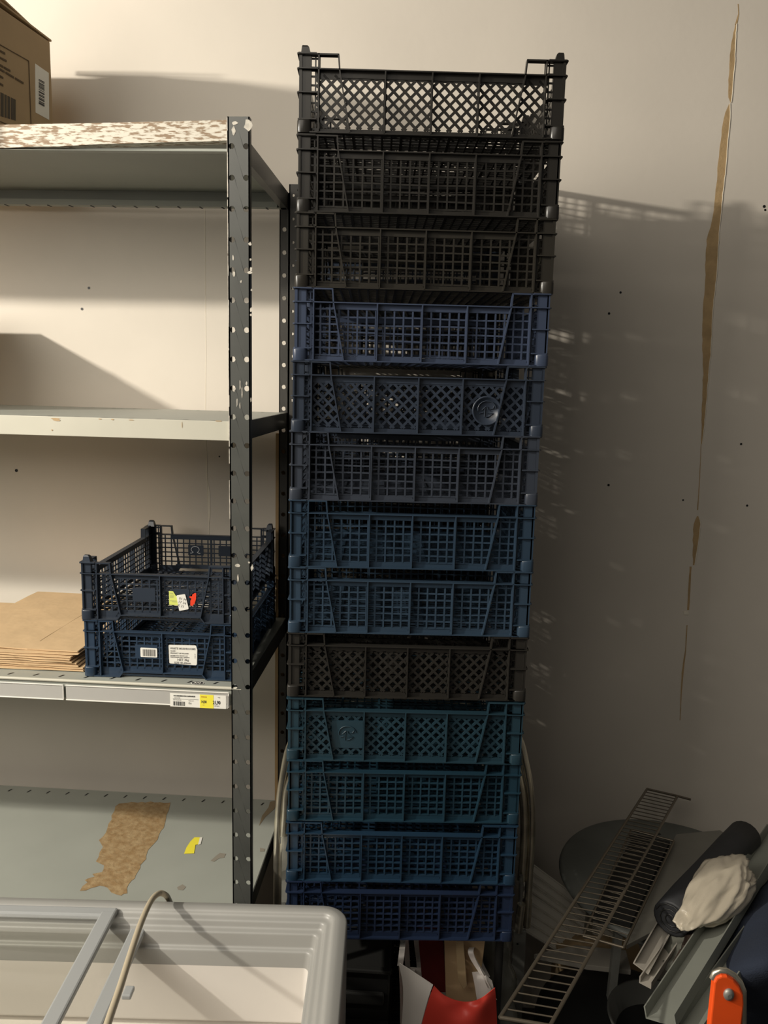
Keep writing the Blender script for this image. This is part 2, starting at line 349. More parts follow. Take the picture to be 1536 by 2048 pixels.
flat_on_shelf('stain', [(556, 1600), (549, 1618), (530, 1635), (518, 1652), (524, 1632), (537, 1615), (540, 1604)], .602, mat('rust_stain', (.26, .20, .12), .7))
for pp in ([(520, 1696), (530, 1698), (529, 1703), (520, 1704)], [(432, 1712), (440, 1706), (452, 1708), (448, 1716), (438, 1717), (428, 1724), (421, 1722)], [(354, 1775), (365, 1769), (372, 1774), (366, 1781), (356, 1780)]):
    flat_on_shelf('stain', pp, .602, mat('pale_stain', (.27, .245, .20), .6))
lab = flat_on_shelf('torn_sticker', [(389, 1675), (405, 1675), (400, 1689), (391, 1690), (388, 1707), (368, 1708), (373, 1695), (381, 1683)], .6025, M_YEL)
flat_on_shelf('torn_sticker', [(400, 1675), (405, 1675), (401, 1689), (396, 1690)], .6029, M_WHITE)

# oval maker sticker on the third shelf's top
oc = P(395, 1366, Z=1.081)
ov = empty('oval_sticker', oc, .06); ov.parent = unit; ov.location = oc - U0
m = MB(); m.poly([(.0125 * math.cos(t), .0085 * math.sin(t), 0) for t in [k * math.pi / 10 for k in range(20)]], [tuple(range(20))]); m.build('oval_rim', M_WHITE, ov)
m = MB(); m.poly([(.0112 * math.cos(t), .0070 * math.sin(t), .0003) for t in [k * math.pi / 10 for k in range(20)]], [tuple(range(20))]); m.build('oval_field', M_INK, ov)
text('AYJ', .0085, M_WHITE, (0, -.003, .0005), ov, rot=(0, 0, .1), align='CENTER', name='lettering', bold=.0002)

# price tag clipped on the rail
ta = P(340.5, 1409, Y=FY - .008); tb = P(452, 1411, Y=FY - .008); tw = tb.x - ta.x; thh = .0262
tagr = tag(empty('price_tag', (ta.x, FY - .0085, 1.0405)), 'white price tag with yellow field reading 14,80 and 21,90 clipped to shelf edge', 'label')
m = MB(); m.box(0, tw, 0, .0006, 0, thh); m.build('card', M_WHITE, tagr)
m = MB(); m.box(tw, tw + .003, .0008, .002, .0004, thh - .0008); m.build('plastic_sleeve', M_RAILC, tagr)
m = MB(); m.box(tw * .535, tw * .78, -.0003, 0, 0.0, thh); m.build('yellow_field', M_YEL, tagr)
text('KOCKENBROCKA GARNALES', .0034, M_INK, (tw * .065, -.0004, .0205), tagr, name='lettering', sx=.9, bold=.0001)
text('1,5L KLASSE', .0022, M_INKG, (tw * .07, -.0004, .0170), tagr, name='lettering')
text('SORT. NR 107 130', .0019, M_INKG, (tw * .055, -.0004, .0128), tagr, name='lettering')
text('PRIJSKAART', .0019, M_INKG, (tw * .33, -.0004, .0122), tagr, name='lettering')
text('NR. 2\nE 2017', .0021, M_INKG, (tw * .33, -.0004, .0085), tagr, name='lettering')
text('ARTIKELPRIJS', .0019, mat('ink_red', (.4, .12, .02), .6), (tw * .555, -.0004, .0212), tagr, name='lettering', bold=.0001)
text('14,80', .0074, M_INK, (tw * .555, -.0004, .0098), tagr, name='lettering', sx=.66, bold=.0002)
text('/ ST.', .0024, M_INKG, (tw * .58, -.0004, .0050), tagr, name='lettering')
text('PRIJS', .0021, M_INKG, (tw * .855, -.0004, .0212), tagr, name='lettering')
text('21,90', .0098, M_INK, (tw * .765, -.0004, .0086), tagr, name='lettering', sx=.66, bold=.0002)
text('+ 2,00 PANT', .0022, M_INKG, (tw * .77, -.0004, .0045), tagr, name='lettering')
def barcode(parent, x, y, z, wd, h, n=24, mt=M_INK, vertical=False):
    m = MB(); t = 0; rnd = random.Random(3)
    while t < wd:
        b = rnd.choice((.35, .35, .7, 1.05)) * wd / n * 1.3; g = rnd.choice((.4, .4, .8)) * wd / n * 1.3
        m.box(x + t, x + min(t + b, wd), y - .0003, y, z, z + h); t += b + g
    m.build('barcode', mt, parent)
barcode(tagr, tw * .055, 0, .0022, tw * .21, .0082)
m = MB(); m.box(tw * .05, tw * .51, -.0003, 0, .0152, .0157); m.build('rule_line', M_INK, tagr)

# ================================================================== CRATES
H = .1114
def add_bar(m, u0, z0, u1, z1, v0, v1, t):            # bar in the panel plane
    d = Vector((u1 - u0, z1 - z0)); L = d.length
    if L < 1e-5: return
    n = Vector((-d.y, d.x)) / L * t / 2
    q = [(u0 + n.x, z0 + n.y), (u1 + n.x, z1 + n.y), (u1 - n.x, z1 - n.y), (u0 - n.x, z0 - n.y)]
    p = [(u, v0, z) for u, z in q] + [(u, v1, z) for u, z in q]
    m.poly(p, [(3, 2, 1, 0), (4, 5, 6, 7)] + [(i, (i + 1) % 4, 4 + (i + 1) % 4, 4 + i) for i in range(4)])
def panel_mesh(name, L, pattern, ribs, raised=False, plate=None, medal=None, cell=.0142, ear=.060, bulge=0, full=False):
    m = MB(); a = .027; rz = .1035 if full else .0885; h = L / 2
    z0 = .012 if raised else .006
    V0, V1 = .008, .0104
    ez = z0 + .003
    # mesh field
    if pattern == 'grid':
        nv = int(round((L - 2 * a) / cell)); c = (L - 2 * a) / nv
        for i in range(nv + 1): add_bar(m, -h + a + i * c, ez, -h + a + i * c, rz, V0, V1, .0026)
        nh = 7 if full else 6; ch = (rz - .008 - ez) / nh
        for i in range(nh + 1):
            jz = ez + i * ch
            seg = 8; 
            for s_ in range(seg):
                ua = -h + a + (L - 2 * a) * s_ / seg; ub = -h + a + (L - 2 * a) * (s_ + 1) / seg
                f = lambda u: jz + bulge * math.sin(u * 31 + i * 1.7) * .0007
                add_bar(m, ua, f(ua), ub, f(ub), V0 + .0003, V1 + .0003, .0025)
    else:
        per = .0170; lo, hi = -h + a, h - a; zl, zh = ez, rz - .005
        k = lo - (zh - zl)
        while k < hi:
            for sgn in (1, -1):
                if sgn == 1: pa, pb = (k, zl), (k + (zh - zl), zh)
                else: pa, pb = (k, zh), (k + (zh - zl), zl)
                (ua, za), (ub, zb) = pa, pb; s_ = (zb - za) / (ub - ua)
                if ua < lo: za += (lo - ua) * s_; ua = lo
                if ub > hi: zb += (hi - ub) * s_; ub = hi
                if ub > ua: add_bar(m, ua, za, ub, zb, V0 + (.0003 if sgn > 0 else 0), V1 + (.0003 if sgn > 0 else 0), .0038)
            k += per
        m.box(-h + a, h - a, V0, V1, rz - .011, rz)
    # bottom skirt
    if raised:
        m.box(-h + a, -h + .066, V0, V1 + .001, 0, .015); m.box(h - .066, h - a, V0, V1 + .001, 0, .015)
        m.box(-h + .066, h - .066, V0, V1 + .001, .010, .019)
        for s_ in (-1, 1):
            m.box(min(s_ * (h - a), s_ * (h - .066)), max(s_ * (h - a), s_ * (h - .066)), 0, V1, 0, .0018)
            add_bar(m, s_ * (h - .066), 0, s_ * (h - .074), .010, 0, V1, .0018)
        m.box(-h + .074, h - .074, 0, V1, .0095, .0113)
        # tall corner feet plates
        for s_ in (-1, 1): add_bar(m, s_ * (h - .064), 0.0, s_ * (h - .072), .012, V0, V1, .010)
    else:
        m.box(-h + a, h - a, V0, V1 + .001, 0, .0075); m.box(-h + .004, h - .004, 0, V1, 0, .0018)
    # rim
    m.box(-h + ear, h - ear, V0 - .001, V1 + .001, rz - .009, rz + .001); m.box(-h + .004, h - .004, 0, V1 + .001, rz, rz + .0018)
    # ears
    dx = .0185 if raised else .0185
    for s_ in () if full else (-1, 1):
        m.box(min(s_ * h, s_ * (h - ear)), max(s_ * h, s_ * (h - ear)), 0, V1, H - .0030, H - .0008)
        add_bar(m, s_ * (h - ear), H - .001, s_ * (h - ear - .0018), rz, 0, V1, .0022)
        add_bar(m, s_ * (h - ear - .0018), rz, s_ * (h - ear - dx), .010 if raised else .001, 0, V0 + .001, .0020)
        m.box(s_ * (h - .031) - .001, s_ * (h - .031) + .001, 0, V1, .001, H - .001)
        m.box(s_ * (h - .031) - .0018, s_ * (h - .031) + .0018, V0, V1, .001, H - .001)
    for u in ribs:
        m.box(u - .001, u + .001, 0, V0 + .001, .010 if raised else .001, rz); m.box(u - .002, u + .002, V0, V1, .002, rz)
    if plate:
        for (ua, ub, za, zb) in plate: m.box(ua, ub, V0 - .0004, V1 + .0006, za, zb)
    me = m.mesh(name); return me
def medal_mesh(round_):
    m = MB(); r = .0235
    if round_:
        prof = [(0, .0), (r * .86, 0), (r * .87, -.0008), (r * .95, -.0012), (r, -.0008), (r, .0024)]
        n = 28; pts = [(q * math.cos(2 * math.pi * k / n), v, q * math.sin(2 * math.pi * k / n)) for q, v in prof for k in range(n)]
        m.poly(pts, [(i * n + k, i * n + (k + 1) % n, (i + 1) * n + (k + 1) % n, (i + 1) * n + k) for i in range(len(prof) - 1) for k in range(n)], True)
    else: m.box(-.0265, .0265, -.0004, .0022, -.0245, .0245)
    # raised emblem: an arc with small leaf strokes inside, and a base stroke
    arc = [(.0145 * math.cos(t), -.0014, .003 + .0125 * math.sin(t)) for t in [math.pi * (1.08 - i * .13) for i in range(9)]]
    m.tube(arc, .0009, 5)
    for a_ in ([(-.008, .001), (-.004, .005), (-.002, .0065)], [(.000, .0065), (.002, .0015), (.005, .000)], [(.005, .003), (.0095, .0035), (.0115, .008)], [(-.012, -.0045), (-.006, -.003)], [(.001, -.004), (.010, -.004), (.004, -.009), (-.001, -.010)], [(-.003, .004), (-.0035, -.010)]):
        m.tube([(x, -.0012, z) for x, z in a_], .0008, 5)
    return m.mesh('emblem')
def corner_mesh():                                      # outer corner at (0,0); extends +x, +y; symmetric in the diagonal
    m = MB(); c = .019
    for sw in (0, 1):
        def bx(x0, x1, y0, y1, z0, z1):
            m.box(y0, y1, x0, x1, z0, z1) if sw else m.box(x0, x1, y0, y1, z0, z1)
        bx(.0018, c, .004, .0062, 0, H)                  # face
        bx(c - .001, c + .001, .0045, .010, 0, H)
        for i in range(9): bx(c, .031, .0082, .0102, .006 + i * .0123, .0085 + i * .0123)   # small ladder windows
        bx(c + .0058, c + .0078, .0082, .0102, 0, H)
    m.box(.0018, .0062, .0018, .0062, 0, H)
    for z in (0.0, .0185, .0555, .0885, H - .0022):
        e = -.0012 if z in (.0555, .0885, H - .0022) else .0
        q = [(e + .003, e), (c + .009, e), (c + .009, .010), (.010, .010), (.010, c + .009), (e, c + .009), (e, e + .003)]
        m.prism([(x, y, z) for x, y in q], (0, 0, .0018))
    # foot block
    pts = []; r = .006; b = .021
    ring = [(r - r * math.cos(t) - .001, r - r * math.sin(t) - .001) for t in [i * math.pi / 8 for i in range(5)]]
    ring += [(b - r * .7, -.001), (b - .001, .002), (b, .006), (b, b), (.006, b), (.002, b - .001), (-.001, b - r * .7)]
    ring = [(x, y) for x, y in ring]
    def ringz(z, s_): return [((x - .010) * s_ + .010, (y - .010) * s_ + .010, z) for x, y in ring]
    n = len(ring); P3 = ringz(0, .98) + ringz(.001, 1) + ringz(.0165, 1) + ringz(.0178, .97) + ringz(.0186, .9)
    m.poly(P3, [(i * n + k, i * n + (k + 1) % n, (i + 1) * n + (k + 1) % n, (i + 1) * n + k) for i in range(4) for k in range(n)], True)
    m.poly(ringz(.0186, .9), [tuple(range(n))])
    # stacking peg
    sec = [(.004, .004, .019), (.0052, .0052, .016), (.006, .006, .0135)]
    pp = [];
    for (x0, y0, x1), z in zip(sec, (H - .002, H + .009, H + .0115)): pp += [(x0, y0, z), (x1, y0, z), (x1, x1, z), (x0, x1, z)]
    m.poly(pp, [(0, 1, 5, 4), (1, 2, 6, 5), (2, 3, 7, 6), (3, 0, 4, 7), (4, 5, 9, 8), (5, 6, 10, 9), (6, 7, 11, 10), (7, 4, 8, 11), (8, 9, 10, 11)])
    return m.mesh('corner_post')
def base_mesh(W, D):
    m = MB(); e = .010; z0 = .0005
    nx = int((W - 2 * e) / .0142); ny = int((D - 2 * e) / .0142)
    for i in range(nx + 1):
        x = -W / 2 + e + (W - 2 * e) * i / nx; t = .0022 if i % 5 == 0 else .0015; m.box(x - t, x + t, -D / 2 + e, D / 2 - e, z0, z0 + (.004 if i % 5 == 0 else .0022))
    for i in range(ny + 1):
        y = -D / 2 + e + (D - 2 * e) * i / ny; t = .0022 if i % 5 == 0 else .0015; m.box(-W / 2 + e, W / 2 - e, y - t, y + t, z0 + .0003, z0 + (.004 if i % 5 == 0 else .0026))
    return m.mesh('base_grid')
CORNER = corner_mesh(); MED_R = medal_mesh(True); MED_S = medal_mesh(False)
R3 = [-.070, 0, .070]
PAN = {
 'long_grid': panel_mesh('front_panel', .4, 'grid', R3, bulge=1), 'long_diamond': panel_mesh('front_panel', .4, 'diamond', R3),
 'rear_grid': panel_mesh('rear_panel', .4, 'grid', R3, bulge=1, full=True), 'rear_diamond': panel_mesh('rear_panel', .4, 'diamond', R3, full=True),
 'short_grid': panel_mesh('side_panel', .3, 'grid', [-.03, .03], bulge=1), 'short_diamond': panel_mesh('side_panel', .3, 'diamond', [-.03, .03]),
 'rs_front': panel_mesh('front_panel', .3, 'grid', [0], True, [(-.054, -.011, .036, .063), (.020, .054, .036, .063)], ear=.056),
 'rs_rear': panel_mesh('rear_panel', .3, 'grid', [0], True, [(.018, .054, .042, .066), (-.056, -.018, .042, .066)], ear=.056),
 'rs_side': panel_mesh('side_panel', .4, 'grid', [-.07, 0, .07], True, [], ear=.056),
 'base43': base_mesh(.4, .3), 'base34': base_mesh(.3, .4)}
_pl = {}
def plastic(name, col, rough=.30):
    if name not in _pl: _pl[name] = mat(name, col, rough, spec=.5, noise_amt=.12, scale=9)
    return _pl[name]
def use(me, mt):
    key = (me.name, mt.name)
    if key not in use.c: q = me.copy(); q.materials.clear(); q.materials.append(mt); use.c[key] = q
    return use.c[key]
use.c = {}
def part(name, me, mt, parent, loc=(0, 0, 0), rz=0):
    o = bpy.data.objects.new(name, use(me, mt)); COL.objects.link(o); o.parent = parent; o.location = loc; o.rotation_euler = (0, 0, rz); return o
def crate(loc, rz, W, D, mt, front, rear, side, base, label, group, cat='crate'):
    t = tag(empty('plastic_crate', loc, rz), label, cat, group)
    fp = part('front_panel', PAN[front], mt, t, (0, -D / 2, 0)); rp = part('rear_panel', PAN[rear], mt, t, (0, D / 2, 0), math.pi)
    part('side_panel', PAN[side], mt, t, (-W / 2, 0, 0), -math.pi / 2); part('side_panel', PAN[side], mt, t, (W / 2, 0, 0), math.pi / 2)
    part('base_grid', PAN[base], mt, t)
    for (sx, sy, r) in ((-1, -1, 0), (1, -1, math.pi / 2), (1, 1, math.pi), (-1, 1, -math.pi / 2)):
        part('corner_post', CORNER, mt, t, (sx * W / 2, sy * D / 2, 0), r)
    return t, fp, rp
BLK = plastic('crate_black', (.022, .020, .017)); 
levels = [(-.015, 2.128), (-.0165, 2.016), (-.0175, 1.9025), (-.02, 1.791), (-.022, 1.68), (-.024, 1.5685), (-.025, 1.459), (-.0255, 1.3485), (-.0255, 1.2375), (-.026, 1.126), (-.026, 1.012), (-.027, .902), (-.0255, .7875), (-.029, .677)]
G = 'crates in the tall stack'
STK = [
 (BLK, 'diamond', 'black plastic crate with diamond lattice on the very top of the tall stack'),
 (BLK, 'grid', 'black square-mesh crate second from the top, directly under the diamond lattice one'),
 (plastic('crate_black_brown', (.026, .023, .018)), 'grid', 'lowest of three black crates at stack top, resting on the first blue crate'),
 (plastic('crate_blue_a', (.046, .062, .105)), 'grid', 'greyish blue square-mesh crate directly under the three black crates'),
 (plastic('crate_navy', (.030, .040, .060)), 'diamond', 'dull navy diamond-lattice crate with round emblem at the right of its front'),
 (plastic('crate_slate', (.040, .048, .065)), 'grid', 'slate grey-blue square-mesh crate directly under the round-emblem crate'),
 (plastic('crate_blue_b', (.026, .048, .078)), 'grid', 'blue square-mesh crate second under the round-emblem crate, below the slate one'),
 (plastic('crate_blue_c', (.032, .056, .088)), 'grid', 'blue square-mesh crate resting directly on the lone black crate mid-stack'),
 (plastic('crate_black_dull', (.020, .018, .015), .42), 'diamond', 'lone black diamond-lattice crate in the lower half between blue crates'),
 (plastic('crate_teal', (.018, .044, .062)), 'diamond', 'teal blue diamond-lattice crate with square emblem plate, under the lone black crate'),
 (plastic('crate_teal_b', (.014, .040, .062)), 'grid', 'teal blue square-mesh crate directly under the crate with square emblem plate'),
 (plastic('crate_blue_d', (.015, .038, .070)), 'grid', 'bright blue square-mesh crate second from the bottom of the tall stack'),
 (plastic('crate_blue_e', (.014, .024, .054)), 'grid', 'deep blue square-mesh crate at the bottom of the stack, above the bag')]
for k, (mt, pat, lb) in enumerate(STK):
    cx = (levels[k][0] + levels[k + 1][0]) / 2; z = levels[k + 1][1]; ya = .0691
    cy = 1.2701 - .0004 * k; c = Vector((cx - math.sin(ya) * .15, cy + math.cos(ya) * .15, z))
    t, fp, rp = crate(c, ya + random.uniform(-.006, .006), .4, .3, mt, 'long_' + pat, 'long_' + pat, 'short_' + pat, 'base43', lb, G)
    if k == 4: part('round_emblem', MED_R, mt, t, (.110, -.15 + .006, .040))
    if k == 9: part('square_emblem', MED_S, mt, t, (-.098, -.15 + .0075, .045))
    if k == 0:
        for (x, a_) in ((-.03, .012), (-.012, .010)): m = MB(); m.box(x, x + a_, -.142, -.139, .0895, .0925); m.build('rim_nick', mt, t)
# a second, shorter stack of dark crates stands behind, seen only through the mesh of the front one
rear_z = [levels[j][1] - .0 for j in range(1, 14)]
while rear_z[-1] > H: rear_z.append(rear_z[-1] - .1115)
for k, z in enumerate(rear_z):
    mt = (BLK, STK[2][0], STK[4][0])[k % 3]
    crate((-.076 + .002 * (k % 2) + (.020 if k == 0 else 0), 1.604 + .15, z), .0, .4, .3, mt, 'long_grid', 'long_grid', 'short_grid', 'base43', 'dark plastic crate in the shorter rear stack, glimpsed only through the front crates', 'crates in the hidden rear stack')
# the two crates on the shelf
x0, y0, ya, Hs = -.645, 1.4117, .029, .1106
NV = plastic('crate_ink_blue', (.030, .040, .058)); NV2 = plastic('crate_ink_blue_lower', (.026, .048, .085))
ctr = Vector((x0, y0, 0)) + Matrix.Rotation(ya, 3, 'Z') @ Vector((.15, .2, 0))
Gs = 'crates on the third shelf'
t1, f1, r1 = crate((ctr.x, ctr.y, 1.0815), ya, .3, .4, NV2, 'rs_front', 'rs_rear', 'rs_side', 'base34', 'blue crate with white mushroom label, standing on the shelf under the darker crate', Gs)
t2, f2, r2 = crate((ctr.x - .002, ctr.y, 1.0815 + H + .0004), ya, .3, .4, NV, 'rs_front', 'rs_rear', 'rs_side', 'base34', 'dark navy crate with torn yellow, white and red stickers, stacked on shelf crate', Gs)
fy = -.2 + .0070
def sticker(name, pts, mt, parent, y=fy, th=.0005):
    m = MB(); m.prism([(x, y, z) for x, z in pts], (0, -th, 0)); return m.build(name, mt, parent)
sb = sticker('barcode_label', [(-.0425, .0395), (-.0125, .0395), (-.0115, .0405), (-.0115, .0565), (-.0125, .0575), (-.0425, .0580), (-.0435, .0570), (-.0435, .0405)], M_WHITE, t1)
barcode(sb, -.039, fy - .0006, .0415, .024, .0135, mt=M_INKG)
sl = sticker('product_label', [(.0135, .0285), (.0625, .0265), (.0645, .0285), (.0655, .0580), (.0635, .0650), (.0615, .0660), (.0125, .0655), (.0105, .0640), (.0115, .0300)], M_WHITE, t1)
for s_, sz, x, z, sxx in (('WHITE MUSHROOMS', .0052, .0135, .0570, .98), ('CLASS I', .0032, .0140, .0525, 1), ('PRODUCT OF POLAND', .0035, .0140, .0480, .95), ('PACKED FOR GROUP N. 27', .0027, .0140, .0435, 1), ('PAKOWANO DN. 12032019', .0027, .0140, .0405, 1.1), ('NET 3kg', .0062, .0270, .0345, 1), ('SIZE 40-60mm', .0056, .0210, .0285, .95)):
    text(s_, sz, M_INKG, (x, fy - .0007, z), sl, name='lettering', sx=sxx, bold=.00012)
text('3 220 107', .0024, M_INKG, (.0620, fy - .0007, .040), sl, rot=(math.pi / 2, -math.pi / 2, 0), name='lettering')
# stickers on the upper crate
sy = sticker('torn_yellow_sticker', [(.0155, .0325), (.0330, .0318), (.0345, .0480), (.0285, .0500), (.0235, .0585), (.0155, .0590)], M_LIME, t2)
for i, (w_, z) in enumerate(((.006, .055), (.007, .053), (.008, .0505), (.0075, .048), (.007, .0465), (.013, .040), (.011, .038))):
    m = MB(); m.box(.017 + (.004 if i > 5 else 0), .017 + w_ + (.004 if i > 5 else 0), fy - .0007, fy - .0005, z, z + .0005); m.build('print_line', M_INKG, sy)
sw_ = sticker('white_sticker', [(.0345, .0220), (.0360, .0215), (.0515, .0250), (.0525, .0270), (.0465, .0530), (.0450, .0540), (.0310, .0515), (.0298, .0500)], M_WHITE, t2, fy - .0008)
text('01 M\n17 34\nX 21', .0068, M_INKG, (.034, fy - .0015, .0440), sw_, rot=(math.pi / 2, .25, 0), name='lettering')
sticker('red_sticker', [(.0555, .0330), (.0590, .0310), (.0640, .0370), (.0665, .0450), (.0670, .0560), (.0650, .0570), (.0600, .0540), (.0590, .0500), (.0545, .0500), (.0540, .0480), (.0580, .0455), (.0560, .0420)], M_RED, t2)
# omega sign on the inside of the rear panel
ry_ = .2 - .0118; m = MB()
m.tube([(-.037 + .0095 * math.cos(t), ry_, .0560 + .0075 * math.sin(t)) for t in [math.radians(-62 + i * 304 / 14) for i in range(15)]], .0008, 5)
m.tube([(-.0320, ry_, .0492), (-.0295, ry_, .0475), (-.0250, ry_, .0470)], .0008, 5); m.tube([(-.0420, ry_, .0492), (-.0445, ry_, .0475), (-.0490, ry_, .0470)], .0008, 5)
m.build('omega_mark', mat('embossed_light', (.55, .56, .58), .4), t2)

# ================================================================== KRAFT PAPER BAGS on the third shelf
ZS = 1.0810
def paper_bag(c, rz, w_, d_, z, h, seed, label, last=False):
    rnd = random.Random(seed); t = tag(empty('paper_bag', (c[0], c[1], z), rz), label, 'paper bag', 'folded paper bags')
    m = MB(); nx, ny = 12, 12
    def zz(u, v): return h * .5 + .0016 * noise.noise(Vector((u * 5 + seed, v * 5, seed * .7))) + (.0012 if abs(u - .62) < .02 else 0)
    g = [[(-w_ / 2 + w_ * i / nx, -d_ / 2 + d_ * j / ny + .002 * noise.noise(Vector((i * .6, j * .3, seed))), max(h * .25, zz(i / nx, j / ny))) for j in range(ny + 1)] for i in range(nx + 1)]
    m.sheet([[Vector(p) for p in r] for r in g], Vector((0, 0, -h * .32))); m.build('bag_sheet', M_KRAFT, t)
    # folded block bottom lying over the front edge
    m = MB(); fd = .045
    g = [[Vector((-w_ / 2 + .001 + (w_ - .002) * i / nx, -d_ / 2 + fd * j / 3, h * .72 + .0008 * noise.noise(Vector((i * .8, j, seed + 9))))) for j in range(4)] for i in range(nx + 1)]
    m.sheet(g, Vector((0, 0, -h * .30))); m.build('folded_bottom', M_KRAFT, t)
    m = MB(); x = -w_ / 2 + w_ * .62
    pass; nn = 14
    m.sheet([[Vector((x + dx_, -d_ / 2 + d_ * k / nn, h * .5 + .0003 + .0016 * noise.noise(Vector((.62 * 5 + seed, k / nn * 5, seed * .7))))) for k in range(nn + 1)] for dx_ in (0, .010)], Vector((0, 0, -.0006)), False); m.build('glued_seam', M_KRAFT, t)
    return t
pa = P(158, 1303, Z=ZS + .036)
bw, bd = .30, .40
ordn = ['lowest', 'second lowest', 'third from the shelf', 'fourth from the shelf', 'fifth from the shelf', 'fourth from the top', 'third from the top', 'second from the top', 'topmost']
for i in range(9):
    hh = .0041; z = ZS + i * hh + .0002; off = [(.012, -.016), (.016, -.010), (.004, -.012), (.0, -.010), (-.002, -.010), (-.004, -.008), (-.004, -.006), (.0, -.004), (.004, .006)][i]
    paper_bag((pa.x - bw / 2 + off[0], pa.y + bd / 2 + off[1], 0), -.01 + random.uniform(-.035, .035), bw, bd, z, hh, i + 1, 'brown kraft paper bag, %s of the folded pile beside the crates' % ordn[i])
pb = P(20, 1216, Z=ZS + .030)
for i in range(6):
    paper_bag((pb.x - .12 + i * .002 - .0, 1.70 - i * .002, 0), .04, .22, .18, ZS + i * .0046 + .0002, .0046, 20 + i, 'brown kraft paper bag in the far left pile, %s' % ['lowest', 'second from the shelf', 'third from the shelf', 'third from the top', 'second from the top', 'topmost'][i])

# ================================================================== CARDBOARD BOX on the top shelf
zt = P(100, 82, Y=1.75).z; a = P(100, 82, Y=1.75); b = P(0, 12, Z=zt); dirb = (Vector((b.x, b.y, 0)) - Vector((a.x, a.y, 0))).normalized()
ang = math.atan2(dirb.y, dirb.x)                        # box local +x runs from rear corner to the front corner
Lb = .47; zb = 2.0605 + .0; Hb = zt - zb
box = tag(empty('cardboard_box', (a.x, a.y, zb), ang), 'brown printed cardboard box with white barcode label on the top shelf', 'box')
# local: x along the visible side (0 at the rear), y+ = outward?  visible face at y = 0, body towards the left
sgn = -1
m = MB(); m.box(0, Lb, -.30, 0, 0, Hb - .002); bodyb = m.build('carton', M_CARD, box, bevel=.002)
m = MB(); m.prism([(-.004, .001, Hb + .000), (.17, .001, Hb + .006), (.30, .001, Hb + .002), (Lb, .001, Hb), (Lb, -.15, Hb + .006), (0, -.15, Hb + .003)], (0, 0, .0035)); m.build('top_flap', M_CARD, box)
m = MB(); m.prism([(.02, -.01, Hb + .006), (.15, .002, Hb + .014), (.16, -.15, Hb + .018), (.0, -.15, Hb + .008)], (0, 0, .003)); m.build('top_flap', M_CARD, box)
def boxpt(px, py):
    # ray with plane of visible face: returns local x, z
    v = RC @ Vector(((px - 768) / FPX, -(py - 1024) / FPX, -1)); n = Vector((-math.sin(ang), math.cos(ang), 0)); o = Vector((a.x, a.y, 0))
    t = (o - CAM).dot(n) / v.dot(n); q = CAM + v * t; d = q - Vector((a.x, a.y, zb)); return d.dot(dirb), q.z - zb
FO = .0006
def face_quad(name, pix, mt, lift=.0006, parent=box):
    q = [boxpt(*p) for p in pix]; m = MB(); m.prism([(x, 0.0, z) for x, z in q], (0, lift, 0)); return m.build(name, mt, parent)
lbx = face_quad('barcode_label', [(70, 127), (97, 146), (98, 240), (71, 225)], M_WHITE)
yy = 158
for i, t_ in enumerate((2, 1, 2, 1, 1, 2, 1, 1, 3, 1, 2, 1, 3, 2, 4)):
    face_quad('barcode_bar', [(77, yy), (88, yy + 6), (88, yy + 6 + t_ * .9), (77, yy + t_ * .9)], M_INK, .0012); yy += t_ * .9 + random.choice((1.2, 1.6, 2.6))
def face_line(p, q, t=1.2):
    (xa, za), (xb, zb_) = boxpt(*p), boxpt(*q); m = MB(); m.beam((xa, .0008, za), (xb, .0008, zb_), t * .0011, .0008, up=(0, 1, 0)); m.build('printed_line', M_CARDINK, box)
face_line((-3, 88), (57, 122)); face_line((57, 122), (62, 262)); face_line((0, 243), (48, 263)); face_line((-60, 60), (-3, 88))
for (x1_, y1_, x2_, y2_) in ((-20, 91, 11, 108), (-20, 105, 14, 123), (-20, 119, 22, 143), (-8, 134, 49, 168), (-20, 140, 7, 157), (-20, 155, 7, 172)):
    n = 3; 
    for k in range(n):
        ta_, tb_ = k / n, (k + .86) / n; face_line((x1_ + (x2_ - x1_) * ta_, y1_ + (y2_ - y1_) * ta_), (x1_ + (x2_ - x1_) * tb_, y1_ + (y2_ - y1_) * tb_), 3.2)
M_CG = mat('print_block', (.085, .07, .05), .8)
for k, (xa, xb) in enumerate(((-18, -10), (-8, -1), (1, 7), (9, 13), (15, 20), (22, 27), (28, 31))):
    face_quad('print_block', [(xa, 184 + xa * .5), (xb, 184 + xb * .5), (xb, 232 + xb * .3), (xa, 232 + xa * .3)], M_CG)
# carton standing further left on the second shelf, just out of frame
m = MB(); m.box(-.40, 0, -.18, .18, 0, .222); m.box(-.401, .001, -.012, .012, .218, .2228)
ob = tag(m.build('storage_carton', M_CARD, bevel=.003), 'brown cardboard carton on the left part of the second shelf', 'box'); ob.location = (-1.05, 1.615, 1.5745)

# ================================================================== WOODEN PLANK behind the rear post
m = MB(); pa_ = P(553, 900, Y=1.872); pb_ = P(566, 900, Y=1.872); m.box(pa_.x, pa_.x + .030, 1.8605, 1.8785, 0, P(553, 866, Y=1.865).z)
tag(m.build('wooden_plank', M_WOOD, bevel=.001), 'narrow pine plank standing upright against the wall behind the shelf post', 'plank')

